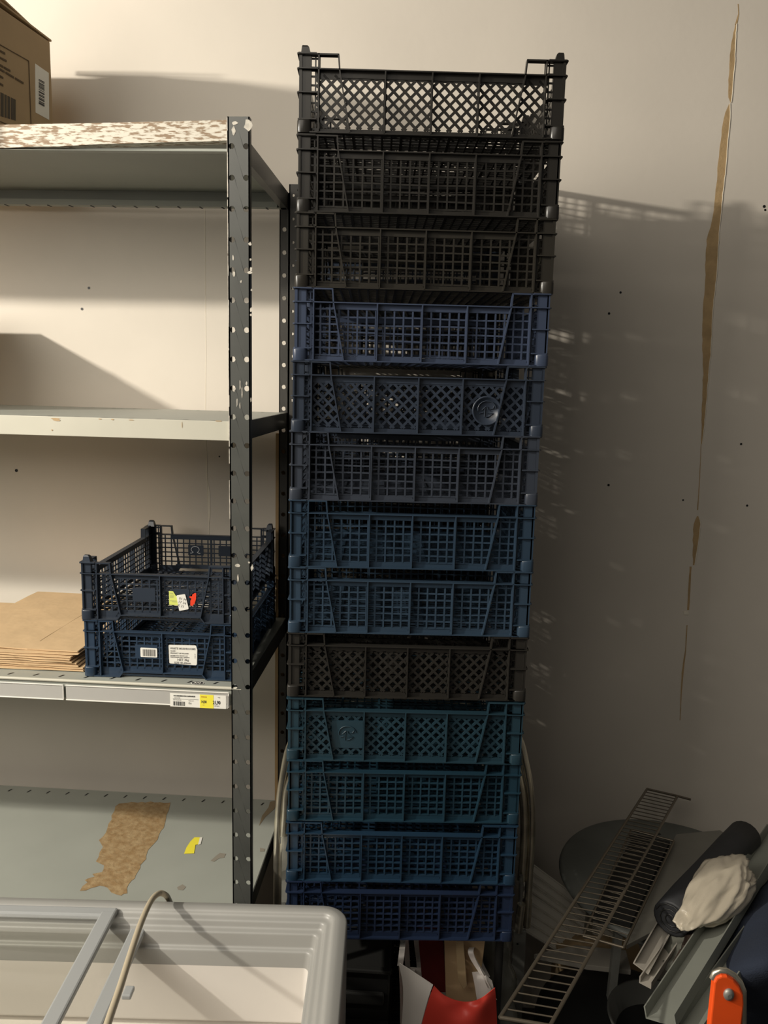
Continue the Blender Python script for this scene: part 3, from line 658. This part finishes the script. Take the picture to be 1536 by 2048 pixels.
# ================================================================== CHEST FREEZER
fz = .78; fr_loc = Vector((-.112, 1.212, 0)); fphi = .055
fre = tag(empty('chest_freezer', fr_loc, fphi), 'grey chest freezer with sliding glass lids in the lower left corner', 'freezer')
FW, FD = 1.20, .62
def rrect(d, z, r0=.042, n=7):
    r = max(r0 - d, .010); x0_, x1_, y0_, y1_ = -FW + d, -d, -FD + d, -d; pts = []
    for cx, cy, s0 in ((x1_ - r, y1_ - r, 0), (x0_ + r, y1_ - r, 90), (x0_ + r, y0_ + r, 180), (x1_ - r, y0_ + r, 270)):
        for k in range(n + 1):
            t = math.radians(s0 + 90 * k / n); pts.append((cx + r * math.cos(t), cy + r * math.sin(t), z))
    return pts
def loops(prof, name, mt, parent, close=False, r0=.042):
    m = MB(); R_ = [rrect(d, z, r0) for d, z in prof]; n = len(R_[0])
    m.poly([p for r in R_ for p in r], [(i * n + k, i * n + (k + 1) % n, (i + 1) * n + (k + 1) % n, (i + 1) * n + k) for i in range(len(R_) - 1) for k in range(n)], False)
    if close: m.poly(R_[-1], [tuple(range(n))])
    return m.build(name, mt, parent)
def rnd_prof(pts, r=.002):                               # round each profile corner
    out = [pts[0]]
    for i in range(1, len(pts) - 1):
        p0, p1, p2 = Vector(pts[i - 1]), Vector(pts[i]), Vector(pts[i + 1]); a_ = (p0 - p1); b_ = (p2 - p1)
        ra, rb = min(r, a_.length * .45), min(r, b_.length * .45); A = p1 + a_.normalized() * ra; B = p1 + b_.normalized() * rb
        for t in (0, .33, .67, 1): q = A * (1 - t) ** 2 + p1 * 2 * t * (1 - t) + B * t * t; out.append((q.x, q.y))
    return out + [pts[-1]]
o = loops(rnd_prof([(0, 0.10), (0, fz - .004), (.014, fz), (.023, fz - .001), (.027, fz - .008), (.036, fz - .010), (.039, fz - .021), (.048, fz - .023), (.051, fz - .046), (.058, fz - .048), (.061, fz - .074)], .0035), 'rim', M_FRZ, fre)
for p in o.data.polygons: p.use_smooth = True
loops(rnd_prof([(.061, fz - .074), (.063, fz - .175), (.050, fz - .178), (.050, fz - .185), (.074, fz - .190), (.078, .22)], .004), 'liner', M_LINER, fre, close=True)
loops([(.012, .10), (.012, .02), (.02, .0)], 'plinth', M_BLK2, fre, close=True)
m = MB(); m.box(-.55, -.545, -FD + .08, -.075, fz - .36, fz - .20); m.build('basket_divider', M_LINER, fre)
def lid(x0_, x1_, z, label, wr=.024):
    t = empty('sliding_lid', (0, 0, z)); t.parent = fre; tag(t, label)
    m = MB(); y0_, y1_ = -FD + .03, -.026; th = .011
    m.box(x0_, x1_, y1_ - .020, y1_, 0, th); m.box(x0_, x1_, y0_, y0_ + .03, 0, th); m.box(x1_ - wr, x1_, y0_ + .02, y1_ - .01, 0, th + .0005); m.box(x0_, x0_ + wr, y0_ + .02, y1_ - .01, 0, th + .0005)
    m.build('lid_frame', M_LID, t, bevel=.003)
    m = MB(); m.box(x0_ + .01, x1_ - .01, y0_ + .01, y1_ - .01, .003, .0055); m.build('glass_pane', M_GLASS, t)
    return t
# local coordinates of the lids' rear right corners
def to_f(p): d = p - fr_loc; c_, s_ = math.cos(-fphi), math.sin(-fphi); return Vector((d.x * c_ - d.y * s_, d.x * s_ + d.y * c_, d.z))
l1 = to_f(P(237, 1812, Z=fz + .002)); l2 = to_f(P(293, 1850, Z=fz - .022))
lid(-FW + .04, l1.x, fz - .0095, 'upper lid pushed left'); t2_ = lid(-FW + .10, l2.x, fz - .034, 'lower lid beneath')
hk = to_f(P(252, 1978, Z=fz - .02)); m = MB(); m.box(hk.x - .004, hk.x + .010, hk.y - .010, hk.y + .010, .004, .012); m.build('lid_handle', M_LID, t2_, bevel=.002)

# cable arching over the freezer's back edge
cp = [P(345, 1815, Z=.62), P(338, 1800, Z=.74), P(331, 1790, Z=.790), P(318, 1787, Z=.803), P(302, 1802, Z=.815), P(282, 1846, Z=.835), P(262, 1905, Z=.855), P(240, 1975, Z=.875), P(214, 2052, Z=.90), P(190, 2140, Z=.93)]
m = MB(); m.tube(spline(cp, 6), .0047, 10); tag(m.build('power_cable', M_CABLE), 'beige power cable arching over the freezer back edge', 'cable')

# ================================================================== CRATE TROLLEY with chrome hoops
TY = 1.592
tro = tag(empty('crate_trolley', (-.03, TY - .15, 0)), 'chrome tube trolley with arched hoop ends carrying the crate stack', 'trolley')
T0 = tro.location.copy()
def tt(pts): return [p - T0 for p in pts]
def hoop(yl, left, right, r, name='hoop'):
    m = MB(); pts = spline([P(x, y, Y=yl) for x, y in left + right], 6); pts = [Vector((p.x, p.y, max(.05, p.z))) for p in pts]
    m.tube(tt(pts), r, 14); return m.build(name, M_CHROME, tro)
hoop(TY, [(556, 2300), (553, 1900), (554, 1720), (557, 1630), (565, 1560), (585, 1480), (640, 1420)], [(800, 1395), (960, 1420), (1030, 1465), (1052, 1530), (1062, 1600), (1063, 1680), (1058, 1760), (1053, 1850)], .0080)
hoop(TY, [(569, 2300), (566, 1900), (566, 1720), (570, 1630), (581, 1560), (640, 1480)], [(800, 1450), (960, 1470), (1022, 1505), (1040, 1560), (1048, 1620), (1048, 1690), (1043, 1760)], .0088)
m = MB(); m.tube(tt([P(1042, 1750, Y=TY - .015), P(1041, 1815, Y=TY - .015)]), .0042, 8); m.build('slide_rod', M_STEEL, tro)
m = MB(); m.tube(tt([P(1043, 1808, Y=TY - .015), P(1036, 1862, Y=TY - .015)]), .0090, 12); m.tube(tt([P(1056, 1795, Y=TY + .01), P(1052, 1852, Y=TY + .01)]), .0098, 12); m.build('joint_sleeve', M_CHROME, tro)
m = MB(); q = [P(1027, 1862, Y=TY - .02), P(1053, 1862, Y=TY - .02), P(1044, 2055, Y=TY - .02), P(1018, 2055, Y=TY - .02)]
q[2].z = q[3].z = .05; m.prism(tt(q), (0, .006, 0)); m.build('leg_plate', M_STEEL, tro, bevel=.001)
m = MB(); c = P(1035, 1888, Y=TY - .0212) - T0; m.poly([(c.x + .0025 * math.cos(t), c.y, c.z + .0025 * math.sin(t)) for t in [k * math.pi / 5 for k in range(10)]], [tuple(range(10))]); m.build('bolt_hole', M_BLACK, tro)
m = MB()                                                # deck under the stack
dzt = .6755
for yv in (1.36, 1.42, 1.48, 1.54): m.beam(Vector((-.235, yv, dzt - .006)) - T0, Vector((.175, yv, dzt - .006)) - T0, .012, .010)
m.box(-.245 - T0.x, -.225 - T0.x, 1.34 - T0.y, 1.59 - T0.y, dzt - .014, dzt - .0015); m.box(.160 - T0.x, .180 - T0.x, 1.34 - T0.y, 1.59 - T0.y, dzt - .014, dzt - .0015)
m.build('deck', M_BLK2, tro)
m = MB()
for x in (-.29, .205): m.beam(Vector((x, 1.59, dzt - .02)) - T0, Vector((x * .85, 1.35, dzt - .008)) - T0, .012, .016)
m.beam(Vector((-.30, 1.59, dzt - .02)) - T0, Vector((.22, 1.59, dzt - .02)) - T0, .012, .016)
m.build('bracket', M_STEEL, tro)
for x, y in ((-.31, 1.59), (.21, 1.59), (-.22, 1.35), (.16, 1.35)):
    m = MB(); n = 16
    for s_ in (-1, 1): pass
    pts = [(x - T0.x + sx * .011, y - T0.y + .035 * math.cos(2 * math.pi * k / n), .035 + .035 * math.sin(2 * math.pi * k / n)) for sx in (-1, 1) for k in range(n)]
    m.poly(pts, [tuple(range(n))[::-1], tuple(range(n, 2 * n))] + [(k, (k + 1) % n, n + (k + 1) % n, n + k) for k in range(n)]); m.build('wheel', M_BLACK, tro)
for x in (-.22, .16):
    m = MB(); m.tube([Vector((x, 1.35, .06)) - T0, Vector((x, 1.35, dzt - .012)) - T0], .008, 10); m.build('leg', M_BLK2, tro)

# ================================================================== BLACK SLATTED BOX under the stack
gx0, gx1 = -.20, -.045; gy = 1.375
bb = tag(empty('slatted_box', ((gx0 + gx1) / 2, gy + .09, 0)), 'black slatted plastic box with a lip on the trolley under the stack', 'box'); B0 = bb.location.copy()
def bq(m, x0_, x1_, y0_, y1_, z0_, z1_): m.box(x0_ - B0.x, x1_ - B0.x, y0_ - B0.y, y1_ - B0.y, z0_, z1_)
m = MB(); bq(m, gx0, gx1, gy, gy + .18, .02, .52); m.build('body', M_BLACK, bb, bevel=.003)
m = MB(); bq(m, gx0 - .004, gx1 + .004, gy - .012, gy + .0, .525, .533); bq(m, gx0, gx1, gy - .004, gy + .18, .520, .531); m.build('lip', M_BLK2, bb, bevel=.002)
m = MB(); bq(m, gx0 + .01, gx1 - .01, gy - .010, gy, .455, .480); m.build('latch_bar', M_BLK2, bb, bevel=.003)
m = MB(); bq(m, gx0 + .062, gx0 + .070, gy - .012, gy - .009, .466, .469); m.build('latch_stud', M_CHROME, bb)
x = gx0 + .006
while x < gx1 - .004:
    m = MB(); bq(m, x, x + .0032, gy - .007, gy, .10, .405); m.build('slat', M_BLK2, bb); x += .0115
m = MB(); bq(m, gx0, gx1, gy - .009, gy, .405, .415); m.build('slat_rail', M_BLK2, bb)

# ================================================================== SHOPPING BAG hanging under the stack
BY = 1.235
bag = tag(empty('shopping_bag', (.06, BY + .05, .30)), 'red and white shopping bag hanging open below the crates', 'bag'); G0 = bag.location.copy()
def Q(x, y, Y=BY): return P(x, y, Y=Y) - G0
def surf(rows, name, mt, parent, th=.0012, sub=5):
    # rows: list of lists of points (same length); bilinear-smooth
    g = [spline(r, sub) for r in rows]; cols = list(zip(*g)); g2 = [spline(c, sub) for c in cols]
    m = MB(); m.sheet(g2, Vector((0, th, 0))); return m.build(name, mt, parent)
surf([[Q(797, 1925, 1.255), Q(830, 1946, BY), Q(866, 1970, BY - .012)], [Q(806, 1975, 1.255), Q(830, 1990, BY - .004), Q(856, 1998, BY - .014)], [Q(804, 2040, 1.255), Q(822, 2045, BY), Q(842, 2050, BY - .012)], [Q(796, 2110, 1.25), Q(812, 2115, BY), Q(826, 2120, BY - .01)]], 'white_side', M_BAGW, bag)
surf([[Q(868, 1972, BY - .012), Q(890, 1992, BY - .012), Q(925, 2004, BY - .008), Q(958, 1999, BY - .004), Q(990, 1976, 1.255)], [Q(858, 1998, BY - .014), Q(890, 2010, BY - .020), Q(925, 2018, BY - .010), Q(960, 2016, BY - .016), Q(992, 1998, 1.255)], [Q(843, 2050, BY - .012), Q(885, 2052, BY - .020), Q(925, 2054, BY - .026), Q(960, 2052, BY - .012), Q(994, 2045, 1.255)], [Q(826, 2120, BY - .01), Q(880, 2122, BY - .018), Q(925, 2124, BY - .022), Q(960, 2122, BY - .012), Q(996, 2115, 1.255)]], 'red_front', M_BAGR, bag)
surf([[Q(948, 1912, 1.32), Q(966, 1948, 1.30), Q(992, 1998, 1.257)], [Q(960, 1940, 1.32), Q(975, 1968, 1.295), Q(993, 1999, 1.257)], [Q(975, 1975, 1.31), Q(983, 1985, 1.33), Q(994, 2000, 1.257)]], 'white_side', M_BAGW, bag)
surf([[Q(944, 1945, 1.33), Q(965, 1945, 1.325), Q(984, 1962, 1.32)], [Q(950, 1975, 1.33), Q(970, 1975, 1.32), Q(988, 1980, 1.305)], [Q(955, 2010, 1.33), Q(972, 2008, 1.32), Q(992, 2004, 1.33)]], 'inner_side', M_BAGW, bag)
surf([[Q(797, 1925, 1.257), Q(810, 1935, 1.40), Q(830, 1940, 1.40)], [Q(800, 1990, 1.257), Q(812, 1995, 1.40), Q(830, 1990, 1.40)], [Q(800, 2080, 1.257), Q(812, 2080, 1.40), Q(830, 2080, 1.40)]], 'inner_side', M_BAGW, bag)
surf([[Q(820, 1935, 1.41), Q(890, 1940, 1.41), Q(960, 1930, 1.41)], [Q(820, 2000, 1.41), Q(890, 2005, 1.41), Q(960, 2000, 1.41)], [Q(820, 2100, 1.40), Q(890, 2105, 1.40), Q(960, 2100, 1.40)]], 'rear_side', M_BAGW, bag)
def strap(pts, name='handle'):
    m = MB(); p = spline([Vector(q) for q in pts], 6); g = [[q + Vector((-.005, 0, 0)) for q in p], [q + Vector((.005, .002, 0)) for q in p]]; m.sheet(g, Vector((0, .0012, 0))); m.build(name, M_BAGW, bag)
strap([Q(800, 1932, 1.255), Q(803, 1910, 1.255), Q(806, 1880, 1.305), Q(806, 1868, 1.33)])
strap([Q(816, 1985, 1.45), Q(815, 1930, 1.42), Q(812, 1885, 1.39), Q(811, 1868, 1.38)]); strap([Q(838, 1975, 1.40), Q(838, 1930, 1.45), Q(834, 1895, 1.43), Q(832, 1872, 1.42)])
strap([Q(966, 1950, 1.32), Q(946, 1918, 1.32), Q(942, 1900, 1.325), Q(955, 1884, 1.38), Q(972, 1872, 1.39)]); strap([Q(975, 1955, 1.38), Q(960, 1925, 1.40), Q(952, 1900, 1.41), Q(950, 1872, 1.42)])
# contents
def slab(name, pix, Y, th, mt, label, cat, bev=.001):
    q = [P(x, y, Y=Y) for x, y in pix]; c = sum(q, Vector()) / len(q); m = MB(); m.prism([p - c for p in q], (0, th, 0)); o = m.build(name, mt, bevel=bev); o.location = c; return tag(o, label, cat)
slab('red_carton', [(836, 1868), (886, 1868), (892, 1985), (846, 1985)], 1.365, .03, M_DRED, 'dark red carton standing inside the shopping bag', 'box')
slab('cardboard_sheet', [(888, 1866), (972, 1866), (962, 1950), (945, 2040), (893, 2040)], 1.338, .006, M_CARD, 'brown cardboard sheet standing inside the shopping bag', 'cardboard')
slab('cardboard_strip', [(911, 1868), (926, 1868), (934, 1972), (927, 1980), (916, 1960)], 1.318, .006, M_CARDLT, 'pale cardboard strip in front of the brown sheet in the bag', 'cardboard')
# clear film roll behind the bag at the trolley's right
m = MB(); pts = [P(985, 1875, Y=1.45), P(1000, 1960, Y=1.42), P(1004, 2060, Y=1.40), P(1004, 2200, Y=1.40)]
sp_ = spline(pts, 6); m.tube(sp_, .034, 14, r_list=[.030 + .004 * math.sin(i * 1.3) for i in range(len(sp_))])
M_FILM = mat('grey_film', (.12, .12, .10), .18, bump=.6, bscale=25); tag(m.build('film_bundle', M_FILM), 'shiny dark grey plastic film bundle standing right of the shopping bag', 'film')

# ================================================================== ROUND TABLE and clutter at the right
tb_ = tag(empty('round_table', (.558, 1.632, 0)), 'low round table with grey-green top in the corner behind the racks', 'table'); TZ = .592
m = MB(); m.lathe([(0, TZ), (.232, TZ), (.238, TZ - .003), (.240, TZ - .009), (.236, TZ - .016), (.0, TZ - .016)], 64); m.build('tabletop', M_TABLE, tb_)
for dx, dy in ((-.13, -.10), (.13, -.10), (.13, .13), (-.13, .13)):
    m = MB(); m.beam((dx, dy, TZ - .016), (dx * 1.15, dy * 1.15, .0), .016, .016, up=(0, 1, 0)); m.build('leg', M_STEEL, tb_)
for pp in ((-.05, .15, .012), (.02, .17, .008), (.09, .12, .010)):
    m = MB(); m.poly([(pp[0] + pp[2] * math.cos(t) * random.uniform(.5, 1.2), pp[1] + pp[2] * .6 * math.sin(t), TZ + .0006) for t in [k * .7 for k in range(9)]], [tuple(range(9))]); m.build('stain', M_BLK2, tb_)
# long wire rack
def rack(name, c4, n, r, rw, label, extra=None, mt=M_WIRE):
    A, B, C_, D = [Vector(p) for p in c4]                # A,B top-left/right ; C_,D bottom-left/right
    c = (A + B + C_ + D) / 4; t = tag(empty(name, c), label, 'rack')
    m = MB(); m.tube([A - c, C_ - c], r, 8); m.tube([B - c, D - c], r, 8); m.tube([A - c, B - c] + ([extra - c] if extra else []), r, 8); m.tube([C_ - c, D - c], r, 8); m.build('frame', mt, t)
    for i in range(1, n):
        s_ = i / n; m = MB(); m.tube([A.lerp(C_, s_) - c, B.lerp(D, s_) - c], rw, 5, cap=False); m.build('wire', mt, t)
    return t
rack('wire_rack', [P(1294, 1578, Y=1.85), P(1355, 1592, Y=1.85), P(1000, 2035, Y=.99), P(1100, 2052, Y=.985)], 46, .0030, .0013, 'long narrow wire rack leaning against the wall across the round table', P(1381, 1599, Y=1.85))
za_ = .625
rack('small_wire_rack', [P(1262, 1660, Z=za_), P(1348, 1682, Z=za_), P(1166, 1872, Z=za_), P(1247, 1895, Z=za_)], 21, .0026, .0012, 'shorter wire rack lying on the round table under the long rack')
# perforated tray under the rack
def tray(name, pix, z, th, mt, label, cat, bev=.001):
    q = [P(x, y, Z=z) for x, y in pix]; c = sum(q, Vector()) / len(q); m = MB(); m.prism([p - c for p in q], (0, 0, -th)); o = m.build(name, mt, bevel=bev); o.location = c; return tag(o, label, cat)
tray('dark_tray', [(1268, 1668), (1340, 1682), (1262, 1845), (1180, 1830)], .606, .012, M_BLK2, 'dark tray lying on the round table beneath the wire racks', 'tray')
tray('grey_board', [(1352, 1668), (1440, 1660), (1500, 1700), (1330, 1850), (1253, 1890)], .612, .010, M_PANEL, 'grey board lying on the round table between racks and dark roll', 'board')
def channel(name, a, b, w_, h_, mt, label, up=(0, 0, 1), t=.0022, cat='profile', group=None):
    a, b = Vector(a), Vector(b); c = (a + b) / 2; d = (b - a).normalized(); side = d.cross(Vector(up)).normalized(); u = side.cross(d); L = (b - a).length
    # U section opening upward
    sec = [(-w_ / 2, h_), (-w_ / 2, 0), (w_ / 2, 0), (w_ / 2, h_), (w_ / 2 - t, h_), (w_ / 2 - t, t), (-w_ / 2 + t, t), (-w_ / 2 + t, h_)]
    m = MB(); ra = [(-d * L / 2) + side * x + u * z for x, z in sec]; rb = [p + d * L for p in ra]; n = 8
    m.poly(ra + rb, [(i, (i + 1) % n, n + (i + 1) % n, n + i) for i in range(n)] + [(0, 1, 6, 7), (1, 2, 5, 6), (2, 3, 4, 5), (8, 15, 14, 9), (9, 14, 13, 10), (10, 13, 12, 11)])
    o = m.build(name, mt); o.location = c; return tag(o, label, cat, group)
channel('short_channel', P(1281, 1938, Z=.612), P(1352, 1812, Z=.622), .030, .012, M_CHANW, 'short pale channel profile poking out left below the dark roll', up=(.5, .2, 1))
channel('short_channel', P(1290, 1972, Z=.598), P(1372, 1850, Z=.612), .022, .014, M_CHANW, 'lower short pale channel profile beside the brown blocks')
# dark roll
ra_, rb_ = P(1342, 1838, Z=.660), P(1490, 1672, Z=.668); c = (ra_ + rb_) / 2
rl = tag(empty('dark_roll', c), 'dark grey rolled mat lying across the round table behind the plastic bag', 'roll')
m = MB(); d_ = rb_ - ra_; m.tube([ra_ - c + d_ * t for t in (0, .004, .2, .5, .8, .996, 1)], .036, 20, r_list=[.031, .035, .0365, .0355, .036, .035, .031]); m.build('roll_body', M_ROLL, rl)
u_ = d_.cross(Vector((0, 0, 1))).normalized(); v_ = u_.cross(d_.normalized()); m = MB()
m.tube([ra_ - c - d_.normalized() * .001 + (u_ * math.cos(t) + v_ * math.sin(t)) * (.006 + t * .0016) for t in [k * .5 for k in range(32)]], .0014, 5); m.build('spiral_edge', M_BLK2, rl)
# two long rails
channel('long_channel', P(1322, 2046, Z=.66) , P(1560, 1668, Z=.665), .050, .020, M_CHAN, 'long grey channel profile nearer the plastic bag, lying across the table', up=(-.25, .1, 1))
channel('long_channel', P(1385, 2062, Z=.655), P(1600, 1752, Z=.660), .042, .018, M_CHAN, 'outermost long grey channel profile beside the navy cloth', up=(-.25, .1, 1))
# crumpled film bag
bm = bmesh.new(); bmesh.ops.create_icosphere(bm, subdivisions=5, radius=1)
cA, cB = P(1388, 1848, Z=.675), P(1474, 1752, Z=.70); c = (cA + cB) / 2; ax = (cB - cA); Lh = ax.length / 2 + .012; ax.normalize(); sd = ax.cross(Vector((0, 0, 1))).normalized(); uu = sd.cross(ax)
for v in bm.verts:
    p = v.co.copy(); n1 = noise.noise(p * 1.1 + Vector((3, 1, 2)))
    r1 = 1 - abs(noise.noise(Vector((p.x * .9, p.y * 2.4, p.z * 2.0)) + Vector((1.3, 4, 2)))) * 2      # long soft creases
    r2 = 1 - abs(noise.noise(Vector((p.x * 2.2 + p.y, p.y * 4.0, p.z * 3)) + Vector((7, 2, 9)))) * 2
    tail = max(0, -p.x - .55)
    k = 1 + .32 * n1 + .17 * r1 + .08 * r2; p *= k
    tp = (1.02 + .22 * p.x) * (1 - .9 * tail) + .5 * max(0, -p.x - .9)
    v.co = ax * p.x * Lh * 1.05 + sd * p.y * .040 * tp + uu * p.z * .026 * tp
me = bpy.data.meshes.new('film_bag'); bm.to_mesh(me); bm.free(); me.materials.append(M_PLAST)
for p in me.polygons: p.use_smooth = True
o = link('plastic_bag', me); o.location = c + Vector((0, 0, .012)); tag(o, 'crumpled translucent white plastic bag lying on the dark roll and rails', 'bag')
# film tail hanging from it
tray('brown_block', [(1372, 1862), (1402, 1872), (1388, 1900), (1364, 1890)], .640, .03, M_BROWN, 'small brown block under the crumpled plastic bag, upper one', 'block', .002)
tray('brown_block', [(1360, 1896), (1388, 1906), (1372, 1932), (1345, 1922)], .632, .03, M_BROWN, 'small brown block nearest the rails, lower one', 'block', .002)
surf_pts = [[P(1330, 1855, Z=.615), P(1350, 1862, Z=.63), P(1372, 1866, Z=.64)], [P(1318, 1890, Z=.607), P(1345, 1895, Z=.612), P(1362, 1900, Z=.62)], [P(1312, 1925, Z=.60), P(1335, 1940, Z=.604), P(1368, 1942, Z=.61)]]
g = [spline(r, 5) for r in surf_pts]; g2 = [spline(cc, 5) for cc in zip(*g)]
for r in g2:
    for p in r: p.z += .006 * noise.noise(p * 60)
c = g2[5][5].copy(); m = MB(); m.sheet([[p - c for p in r] for r in g2], Vector((0, 0, -.001))); o = m.build('film_scrap', M_FILM); o.location = c; tag(o, 'grey translucent film scrap spread under the pale channels and brown blocks', 'film')
# white slatted profiles leaning behind the table
for i in range(7):
    ya_, yb_ = 1738 + i * 21, 1868 + i * 17
    A = P(1046, ya_ - 14, Y=1.80 - i * .012); B = P(1262, yb_ + 16, Y=1.845 - i * .014)
    c = (A + B) / 2; m = MB(); d = (B - A).normalized(); wd = .023 if i not in (2,) else .015
    u2 = Vector((0, -.55, 1)).normalized(); s2 = d.cross(u2).normalized()
    for off, ww, hh in ((0, wd, .004), (wd * .32, .003, .008), (-wd * .42, .003, .008)): m.beam(A - c + s2 * off, B - c + s2 * off, ww, hh, up=u2)
    o = m.build('white_profile', M_STRIP); o.location = c
    tag(o, 'pale trim profile slanting behind the trolley, %s in the bundle' % ['uppermost', 'second from the top', 'third from the top', 'middle one', 'third from the bottom', 'second from the bottom', 'lowest'][i], 'profile', 'slanting trim profiles')
# things under the table
tray('stool_top', [(1068, 1908), (1150, 1890), (1252, 1900), (1262, 1940), (1175, 1930)], .42, .012, M_CHANW, 'small beige board standing low behind the table leg', 'board')
m = MB(); m.box(-.10, .10, -.06, .06, 0, .33); m.box(-.102, .102, -.062, .062, .30, .306); o = m.build('brown_carton', M_CARD, bevel=.003); o.location = (.44, 1.72, 0); tag(o, 'dim brown carton standing in the shade under the round table', 'box')
m = MB(); m.lathe([(0, 0), (.15, 0), (.165, .02), (.175, .30), (.180, .31), (.176, .33), (.14, .355), (.06, .37), (0, .372)], 40); o = m.build('black_bin', M_BLACK); o.location = (.44, 1.505, 0); tag(o, 'black round-lidded bin standing under the round table', 'bin')
m = MB(); m.lathe([(0, 0), (.06, 0), (.085, .03), (.105, .10), (.108, .105), (.102, .105), (.080, .035), (0, .01)], 40); o = m.build('dark_bowl', mat('bowl_grey', (.05, .05, .045), .5)); o.location = P(1325, 2050, Z=.40) - Vector((0, 0, .09)); bowl_z = o.location.z; bl = o.location.copy(); tag(o, 'dark grey bowl below the pale channels at the bottom edge', 'bowl')
m = MB(); m.box(-.12, .12, -.095, .085, 0, bowl_z); 
for zz in (bowl_z * .33, bowl_z * .66): m.box(-.121, .121, -.096, .086, zz - .003, zz + .003)
o = m.build('dark_crate', M_BLACK, bevel=.003); o.location = (bl.x, bl.y, 0); tag(o, 'black box on the floor carrying the dark bowl', 'box')
# navy cloth
rows = [[P(1470, 1830, Z=.63), P(1520, 1770, Z=.65), P(1580, 1730, Z=.66), P(1680, 1700, Z=.64)], [P(1430, 1895, Z=.62), P(1495, 1860, Z=.69), P(1560, 1840, Z=.71), P(1690, 1800, Z=.69)], [P(1410, 1950, Z=.60), P(1480, 1940, Z=.68), P(1560, 1930, Z=.71), P(1690, 1900, Z=.70)], [P(1410, 2010, Z=.50), P(1480, 2000, Z=.56), P(1560, 1990, Z=.60), P(1690, 1980, Z=.58)], [P(1420, 2080, Z=.30), P(1490, 2080, Z=.34), P(1570, 2080, Z=.36), P(1690, 2080, Z=.36)]]
g = [spline(r, 6) for r in rows]; g2 = [spline(cc, 6) for cc in zip(*g)]
for r in g2:
    for p in r: p.z += .012 * noise.noise(p * 14); p.x += .008 * noise.noise(p * 11)
c = g2[9][12].copy(); m = MB(); m.sheet([[p - c for p in r] for r in g2], Vector((0, 0, -.003))); o = m.build('navy_jacket', M_NAVY); o.location = c; tag(o, 'dark navy cloth jacket heaped in the lower right corner', 'jacket')
m = MB(); m.box(-.12, .12, -.11, .11, 0, .48); m.box(-.121, .121, -.111, .111, .44, .45); o = m.build('black_tub', M_BLACK, bevel=.006); o.location = (.82, 1.42, 0); tag(o, 'black tub under the navy jacket in the lower right corner', 'tub')
# orange handle
oy = .72; oc_ = P(1462, 2000, Y=oy); hd = tag(empty('orange_handle', (oc_.x, oc_.y, 0)), 'bright orange tool handle with steel rivet at the lower right', 'tool')
def hp(x, y): p = P(x, y, Y=oy); return Vector((p.x - oc_.x, 0, p.z))
outl = [(1425, 2400), (1427, 1985), (1429, 1966), (1434, 1957), (1444, 1953), (1455, 1954), (1468, 1962), (1480, 1976), (1487, 1992), (1488, 2010), (1486, 2400)]
q = [hp(x, y) for x, y in outl]
for k in (0, -1): q[k].z = max(.05, q[k].z)
q[0].x = q[1].x; q[-1].x = q[-2].x
m = MB(); m.prism(q, (0, .010, 0)); m.build('blade', M_ORANGE, hd, bevel=.0015)
sil = [hp(x, y) for x, y in ((1429, 1966), (1434, 1955), (1444, 1950), (1457, 1951), (1471, 1959), (1484, 1974), (1491, 1992), (1491, 2060))]
m = MB(); m.tube([p + Vector((0, .006, 0)) for p in sil], .0034, 8); m.build('steel_edge', M_CHROME, hd)
rv = hp(1457, 1988); m = MB(); n = 16
pts = [(rv.x + r_ * math.cos(2 * math.pi * k / n), -yo, rv.z + 1.25 * r_ * math.sin(2 * math.pi * k / n)) for r_, yo in ((.0052, 0), (.0052, .0012), (.0042, .0030), (.002, .0038)) for k in range(n)]
m.poly(pts, [(i * n + k, i * n + (k + 1) % n, (i + 1) * n + (k + 1) % n, (i + 1) * n + k) for i in range(3) for k in range(n)], True); m.poly(pts[-n:], [tuple(range(n))]); m.build('rivet', M_STEEL, hd)
